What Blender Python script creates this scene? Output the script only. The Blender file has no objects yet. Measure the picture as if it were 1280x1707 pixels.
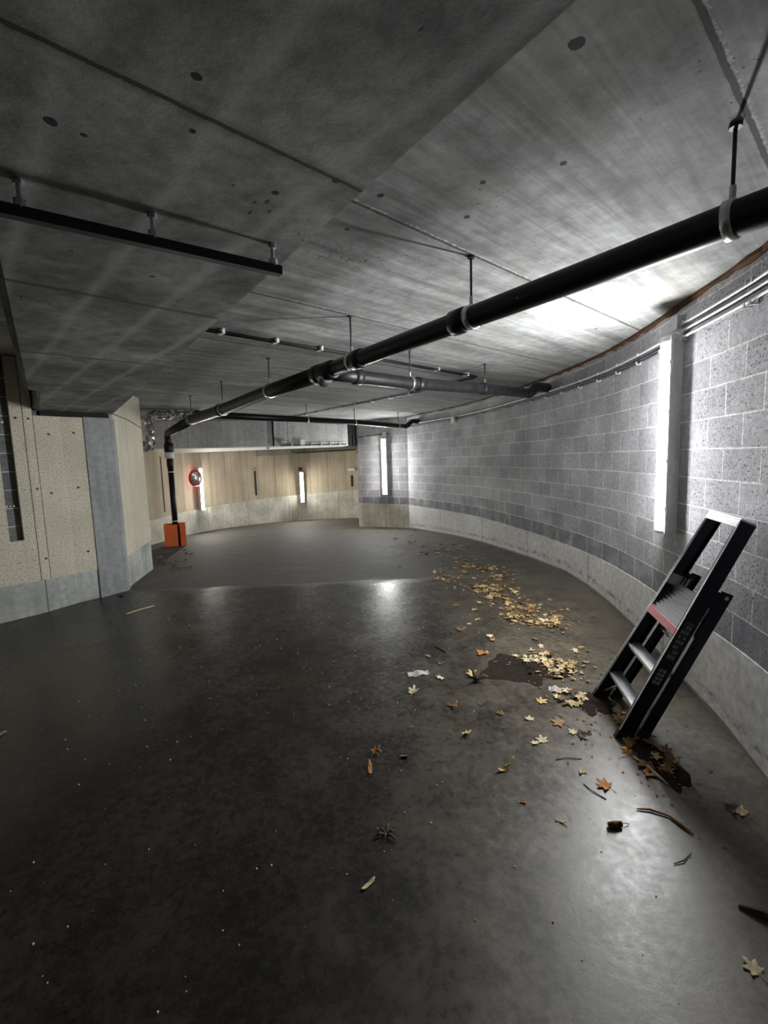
import bpy, bmesh, math, random
from mathutils import Vector, Matrix
random.seed(11)
SC = bpy.context.scene
COL = SC.collection
PI = math.pi

# ------------------------------------------------------------------ helpers
def link(name, bm, m=None, parent=None, smooth=False):
    me = bpy.data.meshes.new(name)
    bmesh.ops.recalc_face_normals(bm, faces=bm.faces[:])
    bm.to_mesh(me); bm.free()
    for mm in (m if isinstance(m, (list, tuple)) else [m]):
        if mm: me.materials.append(mm)
    if smooth:
        for p in me.polygons: p.use_smooth = True
    o = bpy.data.objects.new(name, me); COL.objects.link(o)
    if parent: o.parent = parent
    return o
def tag(o, label, cat, group=None, kind=None):
    o['label'] = label; o['category'] = cat
    if group: o['group'] = group
    if kind: o['kind'] = kind
    return o
def struct(o, label=None, cat=None):
    o['kind'] = 'structure'
    if label: o['label'] = label
    if cat: o['category'] = cat
    return o
def empty(name, loc=(0, 0, 0), rotz=0.0):
    o = bpy.data.objects.new(name, None); COL.objects.link(o)
    o.location = loc; o.rotation_euler = (0, 0, rotz); o.empty_display_size = .05
    return o
def copy_tree(o, parent=None):
    c = o.copy(); COL.objects.link(c)
    if parent: c.parent = parent
    for ch in list(o.children): copy_tree(ch, c)
    return c
def hexa(bm, p):      # 8 points: 4 bottom ring, 4 top ring
    v = [bm.verts.new(q) for q in p]
    for f in ((0,1,2,3),(7,6,5,4),(0,4,5,1),(1,5,6,2),(2,6,7,3),(3,7,4,0)):
        bm.faces.new([v[i] for i in f])
    return v
def box(bm, x0, x1, y0, y1, z0, z1):
    return hexa(bm, [(x0,y0,z0),(x1,y0,z0),(x1,y1,z0),(x0,y1,z0),(x0,y0,z1),(x1,y0,z1),(x1,y1,z1),(x0,y1,z1)])
def prism(bm, poly, z0, z1):
    b = [bm.verts.new((x, y, z0)) for x, y in poly]
    t = [bm.verts.new((x, y, z1)) for x, y in poly]
    n = len(poly)
    bm.faces.new(b[::-1]); bm.faces.new(t)
    for i in range(n):
        bm.faces.new([b[i], b[(i+1) % n], t[(i+1) % n], t[i]])
def tube(bm, path, r, seg=12, cap=True):
    path = [Vector(p) for p in path]
    rs = r if isinstance(r, (list, tuple)) else [r]*len(path)
    rings = []; up = None
    for i, p in enumerate(path):
        if i == 0: d = path[1]-p
        elif i == len(path)-1: d = p-path[i-1]
        else: d = (path[i+1]-p).normalized() + (p-path[i-1]).normalized()
        d.normalize()
        if up is None:
            up = Vector((0,0,1)) if abs(d.z) < .9 else Vector((1,0,0))
        s = d.cross(up).normalized(); up = s.cross(d).normalized()
        rings.append([bm.verts.new(p + (s*math.cos(2*PI*k/seg) + up*math.sin(2*PI*k/seg))*rs[i]) for k in range(seg)])
    for a, b in zip(rings, rings[1:]):
        for k in range(seg):
            bm.faces.new([a[k], a[(k+1) % seg], b[(k+1) % seg], b[k]])
    if cap:
        bm.faces.new(rings[0][::-1]); bm.faces.new(rings[-1])
def ring_band(bm, c, d, r0, r1, w, seg=20):   # collar around a pipe at c along d
    c = Vector(c); d = Vector(d).normalized()
    tube(bm, [c-d*w/2, c-d*w/2, c+d*w/2, c+d*w/2] if False else [c-d*w/2, c+d*w/2], r1, seg)
def bend(p0, p1, p2, r, n=6):      # rounded corner points at p1
    p0, p1, p2 = Vector(p0), Vector(p1), Vector(p2)
    a = p1 + (p0-p1).normalized()*r; b = p1 + (p2-p1).normalized()*r
    out = []
    for i in range(n+1):
        t = i/n
        out.append(a*(1-t)**2 + p1*2*t*(1-t) + b*t*t)
    return out
def spline(pts, step=.1):
    P = [Vector(p) for p in pts]; P = [P[0]*2-P[1]] + P + [P[-1]*2-P[-2]]
    out = []
    for i in range(1, len(P)-2):
        n = max(1, int((P[i+1]-P[i]).length/step))
        for k in range(n):
            t = k/n; a, b, c, d = P[i-1], P[i], P[i+1], P[i+2]
            out.append(.5*((2*b) + (c-a)*t + (2*a-5*b+4*c-d)*t*t + (3*b-a-3*c+d)*t**3))
    out.append(P[-2]); return [(v.x, v.y) for v in out]
def lerp_poly(pts, step=.15):
    out = []
    for a, b in zip(pts, pts[1:]):
        n = max(1, int(math.dist(a, b)/step))
        out += [(a[0]+(b[0]-a[0])*k/n, a[1]+(b[1]-a[1])*k/n) for k in range(n)]
    return out + [pts[-1]]
def arclen(pts):
    s = [0]
    for a, b in zip(pts, pts[1:]): s.append(s[-1]+math.dist(a, b))
    return s
def at_s(pts, s):      # point and tangent at arc length
    acc = 0
    for a, b in zip(pts, pts[1:]):
        l = math.dist(a, b)
        if acc+l >= s or b == pts[-1]:
            t = (s-acc)/l
            return (a[0]+(b[0]-a[0])*t, a[1]+(b[1]-a[1])*t), ((b[0]-a[0])/l, (b[1]-a[1])/l)
        acc += l
def sub_line(pts, s0, s1):
    S = arclen(pts)
    return [at_s(pts, s0)[0]] + [p for p, s in zip(pts, S) if s0+1e-3 < s < s1-1e-3] + [at_s(pts, s1)[0]]
def offset(pts, d, side):      # side +1: to the right of travel
    out = []
    for i, p in enumerate(pts):
        a = pts[max(0, i-1)]; b = pts[min(len(pts)-1, i+1)]
        tx, ty = b[0]-a[0], b[1]-a[1]; l = math.hypot(tx, ty) or 1
        out.append((p[0]+side*ty/l*d, p[1]-side*tx/l*d))
    return out
def strip(bm, pts, z0, z1, d_in, d_out, side, u0=0.0, zf=None):
    """solid band following pts: faces at +d_in (room side) and -d_out; uv = (arc length, height) in metres"""
    A = offset(pts, d_in, side); B = offset(pts, -d_out, side); S = arclen(pts)
    uv = bm.loops.layers.uv.verify()
    lo = (lambda p: zf(p)) if zf else (lambda p: z0)
    a0 = [bm.verts.new((x, y, lo((x, y)))) for x, y in A]; a1 = [bm.verts.new((x, y, z1)) for x, y in A]
    b0 = [bm.verts.new((x, y, lo((x, y)))) for x, y in B]; b1 = [bm.verts.new((x, y, z1)) for x, y in B]
    def q(vs, uvs):
        f = bm.faces.new(vs)
        for l, c in zip(f.loops, uvs): l[uv].uv = c
    n = len(pts)
    for i in range(n-1):
        s, t = u0+S[i], u0+S[i+1]; za, zb = a0[i].co.z, a0[i+1].co.z
        q([a0[i], a0[i+1], a1[i+1], a1[i]], [(s, za), (t, zb), (t, z1), (s, z1)])
        q([b0[i], b1[i], b1[i+1], b0[i+1]], [(s, za), (s, z1), (t, z1), (t, zb)])
        q([a1[i], a1[i+1], b1[i+1], b1[i]], [(s, z1), (t, z1), (t, z1), (s, z1)])
        q([a0[i], b0[i], b0[i+1], a0[i+1]], [(s, za), (s, za), (t, zb), (t, zb)])
    for i, e in ((0, 0), (n-1, 1)):
        s = u0+S[i]; w = d_in+d_out
        q([a0[i], a1[i], b1[i], b0[i]], [(s, a0[i].co.z), (s, z1), (s+w, z1), (s+w, a0[i].co.z)])
def floorz(x, y):
    yc = 5.94 + .035*x
    if y > yc: return .06 - .04*(y-yc)
    return max(.06 - .0578*(yc-y), -.2)

# ------------------------------------------------------------------ materials
class NT:
    def __init__(s, name):
        s.m = bpy.data.materials.new(name); s.m.use_nodes = True
        s.t = s.m.node_tree; s.b = s.t.nodes['Principled BSDF']
    def n(s, typ, **kw):
        x = s.t.nodes.new(typ)
        for k, v in kw.items(): setattr(x, k, v)
        return x
    def l(s, a, b): s.t.links.new(a, b)
    def set(s, sock, v):
        if hasattr(v, 'is_output'): s.l(v, sock)
        else: sock.default_value = v
    def math(s, op, a, b=None, c=None, clamp=False):
        x = s.n('ShaderNodeMath', operation=op, use_clamp=clamp)
        s.set(x.inputs[0], a)
        if b is not None: s.set(x.inputs[1], b)
        if c is not None: s.set(x.inputs[2], c)
        return x.outputs[0]
    def mix(s, f, a, b, mode='MIX'):
        x = s.n('ShaderNodeMix', data_type='RGBA', blend_type=mode)
        s.set(x.inputs[0], f); s.set(x.inputs[6], a); s.set(x.inputs[7], b)
        return x.outputs[2]
    def coord(s, which='Object'):
        return s.n('ShaderNodeTexCoord').outputs[which]
    def mapping(s, v, loc=(0,0,0), rot=(0,0,0), sc=(1,1,1)):
        x = s.n('ShaderNodeMapping'); s.l(v, x.inputs[0])
        x.inputs[1].default_value = loc; x.inputs[2].default_value = rot; x.inputs[3].default_value = sc
        return x.outputs[0]
    def noise(s, v, scale, detail=4, rough=.55, dist=0.0):
        x = s.n('ShaderNodeTexNoise'); s.l(v, x.inputs['Vector'])
        x.inputs['Scale'].default_value = scale; x.inputs['Detail'].default_value = detail
        x.inputs['Roughness'].default_value = rough; x.inputs['Distortion'].default_value = dist
        return x.outputs['Fac']
    def ramp(s, f, stops):
        x = s.n('ShaderNodeValToRGB'); s.l(f, x.inputs[0]); e = x.color_ramp.elements
        while len(e) < len(stops): e.new(.5)
        for el, (p, c) in zip(e, stops):
            el.position = p; el.color = (c, c, c, 1) if isinstance(c, (int, float)) else (*c, 1)
        return x.outputs[0]
    def sep(s, v):
        x = s.n('ShaderNodeSeparateXYZ'); s.l(v, x.inputs[0]); return x.outputs
    def bump(s, h, strength=.3, dist=.01):
        x = s.n('ShaderNodeBump'); x.inputs['Strength'].default_value = strength; x.inputs['Distance'].default_value = dist
        s.l(h, x.inputs['Height']); s.l(x.outputs[0], s.b.inputs['Normal']); return x
    def fin(s, col=None, rough=.8, metal=0.0, spec=.5):
        if col is not None: s.set(s.b.inputs['Base Color'], col if hasattr(col, 'is_output') else (*col, 1))
        s.set(s.b.inputs['Roughness'], rough); s.set(s.b.inputs['Metallic'], metal)
        s.b.inputs['Specular IOR Level'].default_value = spec
        return s.m
def plain(name, col, rough=.6, metal=0.0, spec=.5, var=.12, scale=30):
    k = NT(name); f = k.noise(k.coord(), scale, 3)
    c = k.mix(k.ramp(f, [(.3, 0), (.7, 1)]), tuple(x*(1-var) for x in col)+(1,), tuple(min(1, x*(1+var)) for x in col)+(1,))
    return k.fin(c, rough, metal, spec)

def m_block(name, dark_row=.63, pit_from=1e9, tint=(1,1,1)):
    k = NT(name); uvn = k.n('ShaderNodeUVMap').outputs[0]
    wv = k.n('ShaderNodeVectorMath', operation='ADD'); k.l(uvn, wv.inputs[0])      # slightly uneven courses
    wn = k.n('ShaderNodeTexNoise'); k.l(uvn, wn.inputs['Vector']); wn.inputs['Scale'].default_value = 9; wn.inputs['Detail'].default_value = 3
    ws = k.n('ShaderNodeVectorMath', operation='MULTIPLY_ADD'); k.l(wn.outputs['Color'], ws.inputs[0]); ws.inputs[1].default_value = (.008,.008,0); ws.inputs[2].default_value = (-.004,-.004,0)
    k.l(ws.outputs[0], wv.inputs[1])
    v = k.mapping(wv.outputs[0], loc=(.13, -.43, 0))
    br = k.n('ShaderNodeTexBrick'); k.l(v, br.inputs['Vector'])
    br.offset = .5; br.squash = 1
    for nm, val in (('Scale', 1), ('Mortar Size', .0058), ('Mortar Smooth', .3), ('Bias', 0), ('Brick Width', .4), ('Row Height', .2)):
        br.inputs[nm].default_value = val
    g = lambda x: (x*tint[0], x*tint[1], x*tint[2], 1)
    br.inputs['Color1'].default_value = g(.41); br.inputs['Color2'].default_value = g(.54); br.inputs['Mortar'].default_value = (.84, .835, .82, 1)
    n1 = k.noise(uvn, 1.7, 5); n2 = k.noise(uvn, 26, 7, .72); n3 = k.noise(uvn, 62, 3, .6)
    c = k.mix(1.0, br.outputs['Color'], k.ramp(n1, [(.36, .80), (.64, 1.14)]), 'MULTIPLY')
    c = k.mix(1.0, c, k.ramp(n2, [(.36, .74), (.62, 1.14)]), 'MULTIPLY')
    u, h, _ = k.sep(uvn)[:3]
    pitm = k.ramp(n3, [(.36, .12), (.46, 1)])
    pits = k.math('GREATER_THAN', u, pit_from) if pit_from > 0 else k.math('LESS_THAN', u, -pit_from)
    pf = k.math('MULTIPLY_ADD', pits, .8, .16)
    pf = k.math('MULTIPLY', pf, k.ramp(k.noise(uvn, 5, 3), [(.38, .3), (.56, 1)]))
    c = k.mix(pf, c, k.mix(1.0, c, pitm, 'MULTIPLY'))
    # damp dark lowest course, patchy second course; the stain keeps to the blocks
    vor = k.math('LESS_THAN', h, dark_row)
    blotch = k.ramp(k.noise(uvn, 4.5, 5, .65), [(.38, .3), (.6, .85)])
    blk = k.math('SUBTRACT', 1.0, br.outputs['Fac'])
    c = k.mix(k.math('MULTIPLY', k.math('MULTIPLY', vor, blotch), blk), c, (.18, .185, .21, 1))
    sec = k.math('MULTIPLY', k.math('LESS_THAN', h, dark_row+.2), k.ramp(k.noise(uvn, .9, 2), [(.5, 0), (.6, .5)]))
    c = k.mix(k.math('MULTIPLY', sec, blk), c, (.22, .22, .235, 1))
    hh = k.math('ADD', k.math('MULTIPLY', br.outputs['Fac'], -.5), k.math('MULTIPLY', n2, .5))
    hh = k.math('ADD', hh, k.math('MULTIPLY', pitm, k.math('MULTIPLY_ADD', pits, .3, .1)))
    k.bump(hh, .7, .014)
    return k.fin(c, .92, 0, .25)

def m_concrete(name, base=(.30,.295,.28), vjoint=None, stains=True, streak=True, lo=.75, hi=1.15):
    k = NT(name); uvn = k.n('ShaderNodeUVMap').outputs[0]
    n1 = k.noise(uvn, 1.6, 5); n2 = k.noise(uvn, 14, 6, .65)
    n3 = k.noise(k.mapping(uvn, sc=(9, .7, 1)), 1.5, 4)
    c = k.mix(k.ramp(n1, [(.38, 0), (.62, 1)]), tuple(x*lo for x in base)+(1,), tuple(x*hi for x in base)+(1,))
    c = k.mix(1.0, c, k.ramp(n2, [(.36, .84), (.62, 1.08)]), 'MULTIPLY')
    if streak: c = k.mix(.5, c, k.mix(1.0, c, k.ramp(n3, [(.35, .7), (.6, 1.08)]), 'MULTIPLY'))
    if vjoint:
        u = k.sep(uvn)[0]
        d = k.math('ABSOLUTE', k.math('WRAP', k.math('ADD', u, k.math('MULTIPLY_ADD', n2, .01, vjoint[1])), vjoint[0]/2, -vjoint[0]/2))
        c = k.mix(k.math('MULTIPLY', k.math('LESS_THAN', d, .007), .7), c, (.07, .065, .06, 1))
    k.bump(k.math('MULTIPLY_ADD', n2, .6, k.math('MULTIPLY', n1, .4)), .3, .008)
    return k.fin(c, .88, 0, .3)

def m_baseright():
    k = NT('mat_base_right'); uvn = k.n('ShaderNodeUVMap').outputs[0]
    u, h, _ = k.sep(uvn)[:3]
    n1 = k.noise(uvn, 1.6, 5); n2 = k.noise(uvn, 16, 6, .65)
    c = k.mix(k.ramp(n1, [(.3, 0), (.7, 1)]), (.62, .62, .605, 1), (.80, .795, .775, 1))
    c = k.mix(1.0, c, k.ramp(n2, [(.36, .78), (.62, 1.1)]), 'MULTIPLY')
    g = k.n('ShaderNodeNewGeometry').outputs['Position']; y = k.sep(g)[1]
    # black scuff line left by tyres about 10 cm above the floor
    fz = k.math('MINIMUM', k.math('MULTIPLY_ADD', k.math('SUBTRACT', y, 6.02), .0578, .06), k.math('MULTIPLY_ADD', k.math('SUBTRACT', y, 6.02), -.04, .06))
    rel = k.math('SUBTRACT', h, fz)
    band = k.math('ABSOLUTE', k.math('SUBTRACT', rel, .115))
    sm = k.math('MULTIPLY', k.ramp(band, [(0, 1), (.045, 0)]), k.ramp(k.noise(k.mapping(uvn, sc=(1.6, 3, 1)), 5, 7, .75), [(.47, 0), (.60, 1)]))
    c = k.mix(k.math('MULTIPLY', sm, .85), c, (.05, .05, .055, 1))
    grime = k.math('LESS_THAN', rel, k.math('MULTIPLY', n1, .05))
    c = k.mix(k.math('MULTIPLY', grime, .7), c, (.09, .075, .055, 1))
    d = k.math('ABSOLUTE', k.math('WRAP', k.math('MULTIPLY_ADD', n2, .012, k.math('ADD', u, -.02)), .9, -.9))
    c = k.mix(k.math('MULTIPLY', k.math('LESS_THAN', d, .007), .75), c, (.06, .055, .05, 1))
    k.bump(k.math('MULTIPLY_ADD', n2, .6, k.math('MULTIPLY', n1, .4)), .3, .008)
    return k.fin(c, .88, 0, .3)

ANG = math.radians(42.6)
def holes(k, o, c, pts, rad=.017):
    n = k.noise(o, 22, 3)
    for x, y, r in pts:
        v = k.n('ShaderNodeVectorMath', operation='LENGTH'); k.l(k.mapping(o, loc=(-x, -y, 0), sc=(1, 1, 0)), v.inputs[0])
        m = k.math('LESS_THAN', k.math('MULTIPLY_ADD', k.math('SUBTRACT', n, .5), .02, v.outputs['Value']), r)
        c = k.mix(k.math('MULTIPLY', m, .92), c, (.012, .012, .012, 1))
    return c
CEIL_HOLES = [(.548, 1.353, .022), (.71, 1.86, .014), (.431, 1.96, .013), (.417, 2.225, .014), (.03, 2.03, .016), (-.13, 2.3, .012), (1.9, 4.2, .014), (.2, 5.2, .014), (-1.0, 4.4, .016)]
BEAM_HOLES = [(-.301, .886, .010), (-.62, .98, .011), (-.245, 1.244, .010), (-.05, .74, .012), (-.09, 1.2, .009), (-.36, 1.02, .008), (-.58, 1.02, .006), (-.75, 1.45, .009)]
def m_ceiling(name, base, joff, streak=(.55, 1.2), crust=True, pores=.5, spots=(), chalk=None):
    k = NT(name); o = k.coord()
    st = k.mapping(o, rot=(0, 0, -ANG)); s, t, _ = k.sep(st)[:3]
    n1 = k.noise(o, .8, 5, .6); n2 = k.noise(o, 11, 7, .7)
    n3 = k.noise(k.mapping(st, sc=(.55, 5.5, 1)), 1.3, 6, .6, .4)
    n4 = k.noise(k.mapping(st, sc=(.5, 20, 1)), 1.2, 5, .6, .8)
    c = k.mix(k.ramp(n3, [(.36, 0), (.62, 1)]), tuple(x*streak[0] for x in base)+(1,), tuple(min(x*streak[1], 1) for x in base)+(1,))
    c = k.mix(1.0, c, k.ramp(n1, [(.36, .72), (.64, 1.15)]), 'MULTIPLY')
    c = k.mix(1.0, c, k.ramp(n4, [(.36, .80), (.62, 1.07)]), 'MULTIPLY')
    c = k.mix(1.0, c, k.ramp(n2, [(.36, .74), (.62, 1.1)]), 'MULTIPLY')
    # brownish damp patches
    c = k.mix(k.ramp(k.noise(k.mapping(st, loc=(3, 1, 0), sc=(.7, 2, 1)), .9, 4), [(.55, 0), (.72, .45)]), c, (base[0]*.62, base[1]*.56, base[2]*.44, 1))
    # air holes
    v1 = k.n('ShaderNodeTexVoronoi'); k.l(k.mapping(st, sc=(1, 1.5, 1)), v1.inputs['Vector']); v1.inputs['Scale'].default_value = 4.5
    hole = k.math('LESS_THAN', v1.outputs['Distance'], k.math('MULTIPLY', k.ramp(k.noise(o, 2.6, 2), [(.5, 0), (.75, 1)]), .11*pores))
    v2 = k.n('ShaderNodeTexVoronoi'); k.l(k.mapping(st, sc=(1, 1.7, 1)), v2.inputs['Vector']); v2.inputs['Scale'].default_value = 26
    hole2 = k.math('LESS_THAN', v2.outputs['Distance'], k.math('MULTIPLY', k.ramp(k.noise(o, 1.7, 3), [(.56, 0), (.72, 1)]), .26))
    hh = k.math('MAXIMUM', hole, hole2)
    c = k.mix(k.math('MULTIPLY', hh, .85), c, (.02, .02, .02, 1))
    c = holes(k, o, c, spots)
    if chalk:      # blue chalk line snapped across the slabs
        (x0, y0), (x1, y1) = chalk; an = math.atan2(y1-y0, x1-x0)
        q = k.sep(k.mapping(o, loc=(-(x0*math.cos(-an)-y0*math.sin(-an)), -(x0*math.sin(-an)+y0*math.cos(-an)), 0), rot=(0, 0, -an)))
        ln = k.math('MULTIPLY', k.math('LESS_THAN', k.math('ABSOLUTE', q[1]), .0022), k.math('MULTIPLY', k.math('LESS_THAN', q[0], 1.5), k.math('GREATER_THAN', q[0], -.5)))
        c = k.mix(k.math('MULTIPLY', ln, .5), c, (.10, .15, .33, 1))
    # joints between the slab planks, every 1.2 m, with a little lime crust beside them
    wt = k.math('ADD', t, k.math('MULTIPLY', k.math('SUBTRACT', n2, .5), .014))
    d = k.math('WRAP', k.math('SUBTRACT', wt, joff), .6, -.6); da = k.math('ABSOLUTE', d)
    jn = k.math('LESS_THAN', da, .009)
    c = k.mix(k.math('MULTIPLY', jn, .85), c, (.03, .028, .025, 1))
    if crust:
        cr = k.math('MULTIPLY', k.math('LESS_THAN', k.math('ABSOLUTE', k.math('ADD', d, .014)), k.math('MULTIPLY', k.ramp(k.noise(o, 55, 4), [(.46, 0), (.62, 1)]), .008)), .5)
        c = k.mix(cr, c, (.62, .62, .58, 1))
    h = k.math('SUBTRACT', k.math('MULTIPLY', n2, .5), k.math('ADD', hh, jn))
    k.bump(h, .4, .008)
    return k.fin(c, .85, 0, .3)

def m_beam():
    k = NT('mat_beam'); o = k.coord()
    st = k.mapping(o, rot=(0, 0, -ANG)); s, t, _ = k.sep(st)[:3]
    n1 = k.noise(o, 1.3, 6, .6); n2 = k.noise(o, 12, 7, .72); n3 = k.noise(o, 3.5, 5, .6)
    c = k.mix(k.ramp(n1, [(.38, 0), (.62, 1)]), (.17, .17, .166, 1), (.37, .37, .36, 1))
    c = k.mix(1.0, c, k.ramp(n2, [(.36, .66), (.62, 1.14)]), 'MULTIPLY')
    c = k.mix(1.0, c, k.ramp(n3, [(.36, .68), (.62, 1.12)]), 'MULTIPLY')
    # pale bands along the beam where the planks of the form met
    bd = k.math('ABSOLUTE', k.math('WRAP', k.math('MULTIPLY_ADD', k.math('SUBTRACT', n3, .5), .06, k.math('ADD', s, .06)), .13, -.13))
    c = k.mix(k.math('MULTIPLY', k.ramp(bd, [(0, 1), (.035, 0)]), .4), c, (.52, .52, .51, 1))
    v1 = k.n('ShaderNodeTexVoronoi'); k.l(st, v1.inputs['Vector']); v1.inputs['Scale'].default_value = 9
    hole = k.math('LESS_THAN', v1.outputs['Distance'], k.math('MULTIPLY', k.ramp(k.noise(o, 3.3, 3), [(.48, 0), (.72, 1)]), .16))
    v2 = k.n('ShaderNodeTexVoronoi'); k.l(k.mapping(st, sc=(1, .45, 1)), v2.inputs['Vector']); v2.inputs['Scale'].default_value = 30
    hole = k.math('MAXIMUM', hole, k.math('LESS_THAN', v2.outputs['Distance'], k.math('MULTIPLY', k.ramp(k.noise(o, 2.4, 3), [(.54, 0), (.72, 1)]), .3)))
    c = k.mix(k.math('MULTIPLY', hole, .8), c, (.015, .015, .015, 1))
    c = holes(k, o, c, BEAM_HOLES)
    wt = k.math('ADD', t, k.math('MULTIPLY', k.math('SUBTRACT', n2, .5), .012))
    d = k.math('ABSOLUTE', k.math('WRAP', k.math('SUBTRACT', wt, .94), .6, -.6))
    c = k.mix(k.math('MULTIPLY', k.math('LESS_THAN', d, .006), .85), c, (.02, .02, .018, 1))
    c = k.mix(k.math('MULTIPLY', k.ramp(d, [(0, 1), (.03, 0)]), .5), c, (.08, .058, .052, 1))
    k.bump(k.math('SUBTRACT', k.math('MULTIPLY', n2, .5), hole), .45, .008)
    return k.fin(c, .85, 0, .3)

def m_floor():
    k = NT('mat_floor'); o = k.coord()
    x, y, _ = k.sep(o)[:3]
    n1 = k.noise(o, .55, 6, .6); n2 = k.noise(o, 3.2, 7, .65); n3 = k.noise(o, 24, 6, .7); n4 = k.noise(o, 90, 3, .6)
    c = k.mix(k.ramp(n1, [(.38, 0), (.62, 1)]), (.022, .0195, .016, 1), (.046, .041, .033, 1))
    c = k.mix(1.0, c, k.ramp(n2, [(.34, .66), (.66, 1.22)]), 'MULTIPLY')
    c = k.mix(1.0, c, k.ramp(n3, [(.36, .66), (.62, 1.22)]), 'MULTIPLY')
    c = k.mix(1.0, c, k.ramp(n4, [(.36, .74), (.62, 1.16)]), 'MULTIPLY')
    c = k.mix(k.ramp(k.noise(k.mapping(o, loc=(7, 2, 0)), .9, 5), [(.54, 0), (.64, .6)]), c, (.020, .013, .009, 1))
    # brown dust that gathers along the outer wall
    cv = k.n('ShaderNodeVectorMath', operation='LENGTH'); k.l(k.mapping(o, loc=(10.1, -5.3, 0), sc=(1, 1, 0)), cv.inputs[0])
    dust = k.ramp(k.math('MULTIPLY_ADD', n2, .9, k.math('SUBTRACT', cv.outputs['Value'], 10.95)), [(.0, 0), (1, 1)])
    c = k.mix(k.math('MULTIPLY', dust, k.ramp(n2, [(.36, .35), (.62, .75)])), c, k.mix(k.ramp(n3, [(.36, 0), (.62, 1)]), (.085, .073, .052, 1), (.17, .148, .108, 1)))
    # drier, paler, dustier floor beyond the crest of the ramp and at the walls
    crest = k.math('SUBTRACT', y, k.math('MULTIPLY_ADD', x, .035, 5.94))
    far = k.ramp(k.math('MULTIPLY_ADD', n2, .3, crest), [(0, 0), (.25, 1)])
    c = k.mix(k.math('MULTIPLY', far, .6), c, k.mix(k.ramp(n2, [(.38, 0), (.62, 1)]), (.052, .047, .039, 1), (.11, .10, .082, 1)))
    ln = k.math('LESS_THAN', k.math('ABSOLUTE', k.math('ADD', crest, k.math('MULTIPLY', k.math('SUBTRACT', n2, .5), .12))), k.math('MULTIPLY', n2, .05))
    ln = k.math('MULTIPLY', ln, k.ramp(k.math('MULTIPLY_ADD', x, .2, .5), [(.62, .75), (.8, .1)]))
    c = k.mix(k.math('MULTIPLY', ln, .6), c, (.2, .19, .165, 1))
    # small pale specks of grit
    v = k.n('ShaderNodeTexVoronoi'); k.l(o, v.inputs['Vector']); v.inputs['Scale'].default_value = 17
    sp = k.math('LESS_THAN', v.outputs['Distance'], k.math('MULTIPLY', k.ramp(k.noise(o, 2.2, 3), [(.5, 0), (.75, 1)]), .085))
    c = k.mix(k.math('MULTIPLY', sp, .7), c, (.38, .36, .32, 1))
    r = k.math('MULTIPLY_ADD', k.ramp(n2, [(.34, 0), (.66, 1)]), .08, .18)
    r = k.math('MULTIPLY_ADD', k.ramp(n3, [(.36, 0), (.64, 1)]), .10, r)
    r = k.math('MULTIPLY_ADD', far, .5, r)
    r = k.math('MULTIPLY_ADD', dust, .12, r)
    k.bump(k.math('MULTIPLY_ADD', n3, .5, k.math('MULTIPLY_ADD', n4, .08, k.math('MULTIPLY', n2, .6))), .2, .008)
    return k.fin(c, r, 0, .5)

def m_board(name, base, joint=None, fleck=1.0):
    k = NT(name); uvn = k.n('ShaderNodeUVMap').outputs[0]
    n1 = k.noise(uvn, 1.3, 4); n2 = k.noise(uvn, 60, 4, .7); n3 = k.noise(k.mapping(uvn, sc=(7, .6, 1)), 1.4, 5)
    c = k.mix(k.ramp(n1, [(.3, 0), (.7, 1)]), tuple(x*.86 for x in base)+(1,), tuple(x*1.1 for x in base)+(1,))
    c = k.mix(1.0 if joint else .25, c, k.mix(1.0, c, k.ramp(n3, [(.3, .84), (.7, 1.08)]), 'MULTIPLY'))
    c = k.mix(1.0, c, k.ramp(n2, [(.36, 1-.42*fleck), (.5, 1), (.7, 1.08)]), 'MULTIPLY')
    if joint:
        u = k.sep(uvn)[0]
        for w, off, dk in joint:
            d = k.math('ABSOLUTE', k.math('WRAP', k.math('ADD', u, off), w/2, -w/2))
            c = k.mix(k.math('MULTIPLY', k.math('LESS_THAN', d, .008), dk), c, (.09, .07, .045, 1))
    k.bump(n2, .35, .004)
    return k.fin(c, .95, 0, .2)

def m_emit(name, col, strength):
    k = NT(name); b = k.b
    b.inputs['Base Color'].default_value = (.9, .9, .9, 1)
    b.inputs['Emission Color'].default_value = (*col, 1); b.inputs['Emission Strength'].default_value = strength
    return k.m
def m_leaf(name, stops, rough=.7):
    k = NT(name); oi = k.n('ShaderNodeObjectInfo').outputs['Random']
    c = k.ramp(oi, stops)
    f = k.noise(k.coord(), 28, 5, .7)
    c = k.mix(1.0, c, k.ramp(f, [(.3, .55), (.62, 1.12)]), 'MULTIPLY')
    k.b.inputs['Specular IOR Level'].default_value = .35
    return k.fin(c, rough, 0, .35)
def m_litter():
    k = NT('mat_leaf_litter'); n = k.noise(k.coord(), 14, 2, .5)
    n2 = k.n('ShaderNodeTexNoise'); n2.inputs['Scale'].default_value = 40; k.l(k.coord(), n2.inputs['Vector'])
    c = k.ramp(n, [(.30, (.10, .055, .022)), (.41, (.30, .18, .07)), (.48, (.58, .45, .24)), (.55, (.42, .27, .11)), (.64, (.14, .08, .03)), (.72, (.45, .33, .15))])
    c = k.mix(1.0, c, k.ramp(n2.outputs['Fac'], [(.35, .6), (.6, 1.1)]), 'MULTIPLY')
    return k.fin(c, .75, 0, .3)
def m_foil():
    k = NT('mat_foil'); o = k.coord()
    return k.fin((.95, .95, .95), .17, 1.0)
def m_ribbed():
    k = NT('mat_ribbed_aluminium'); o = k.coord()
    return k.fin((.62, .63, .65), .28, 1.0)
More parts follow.
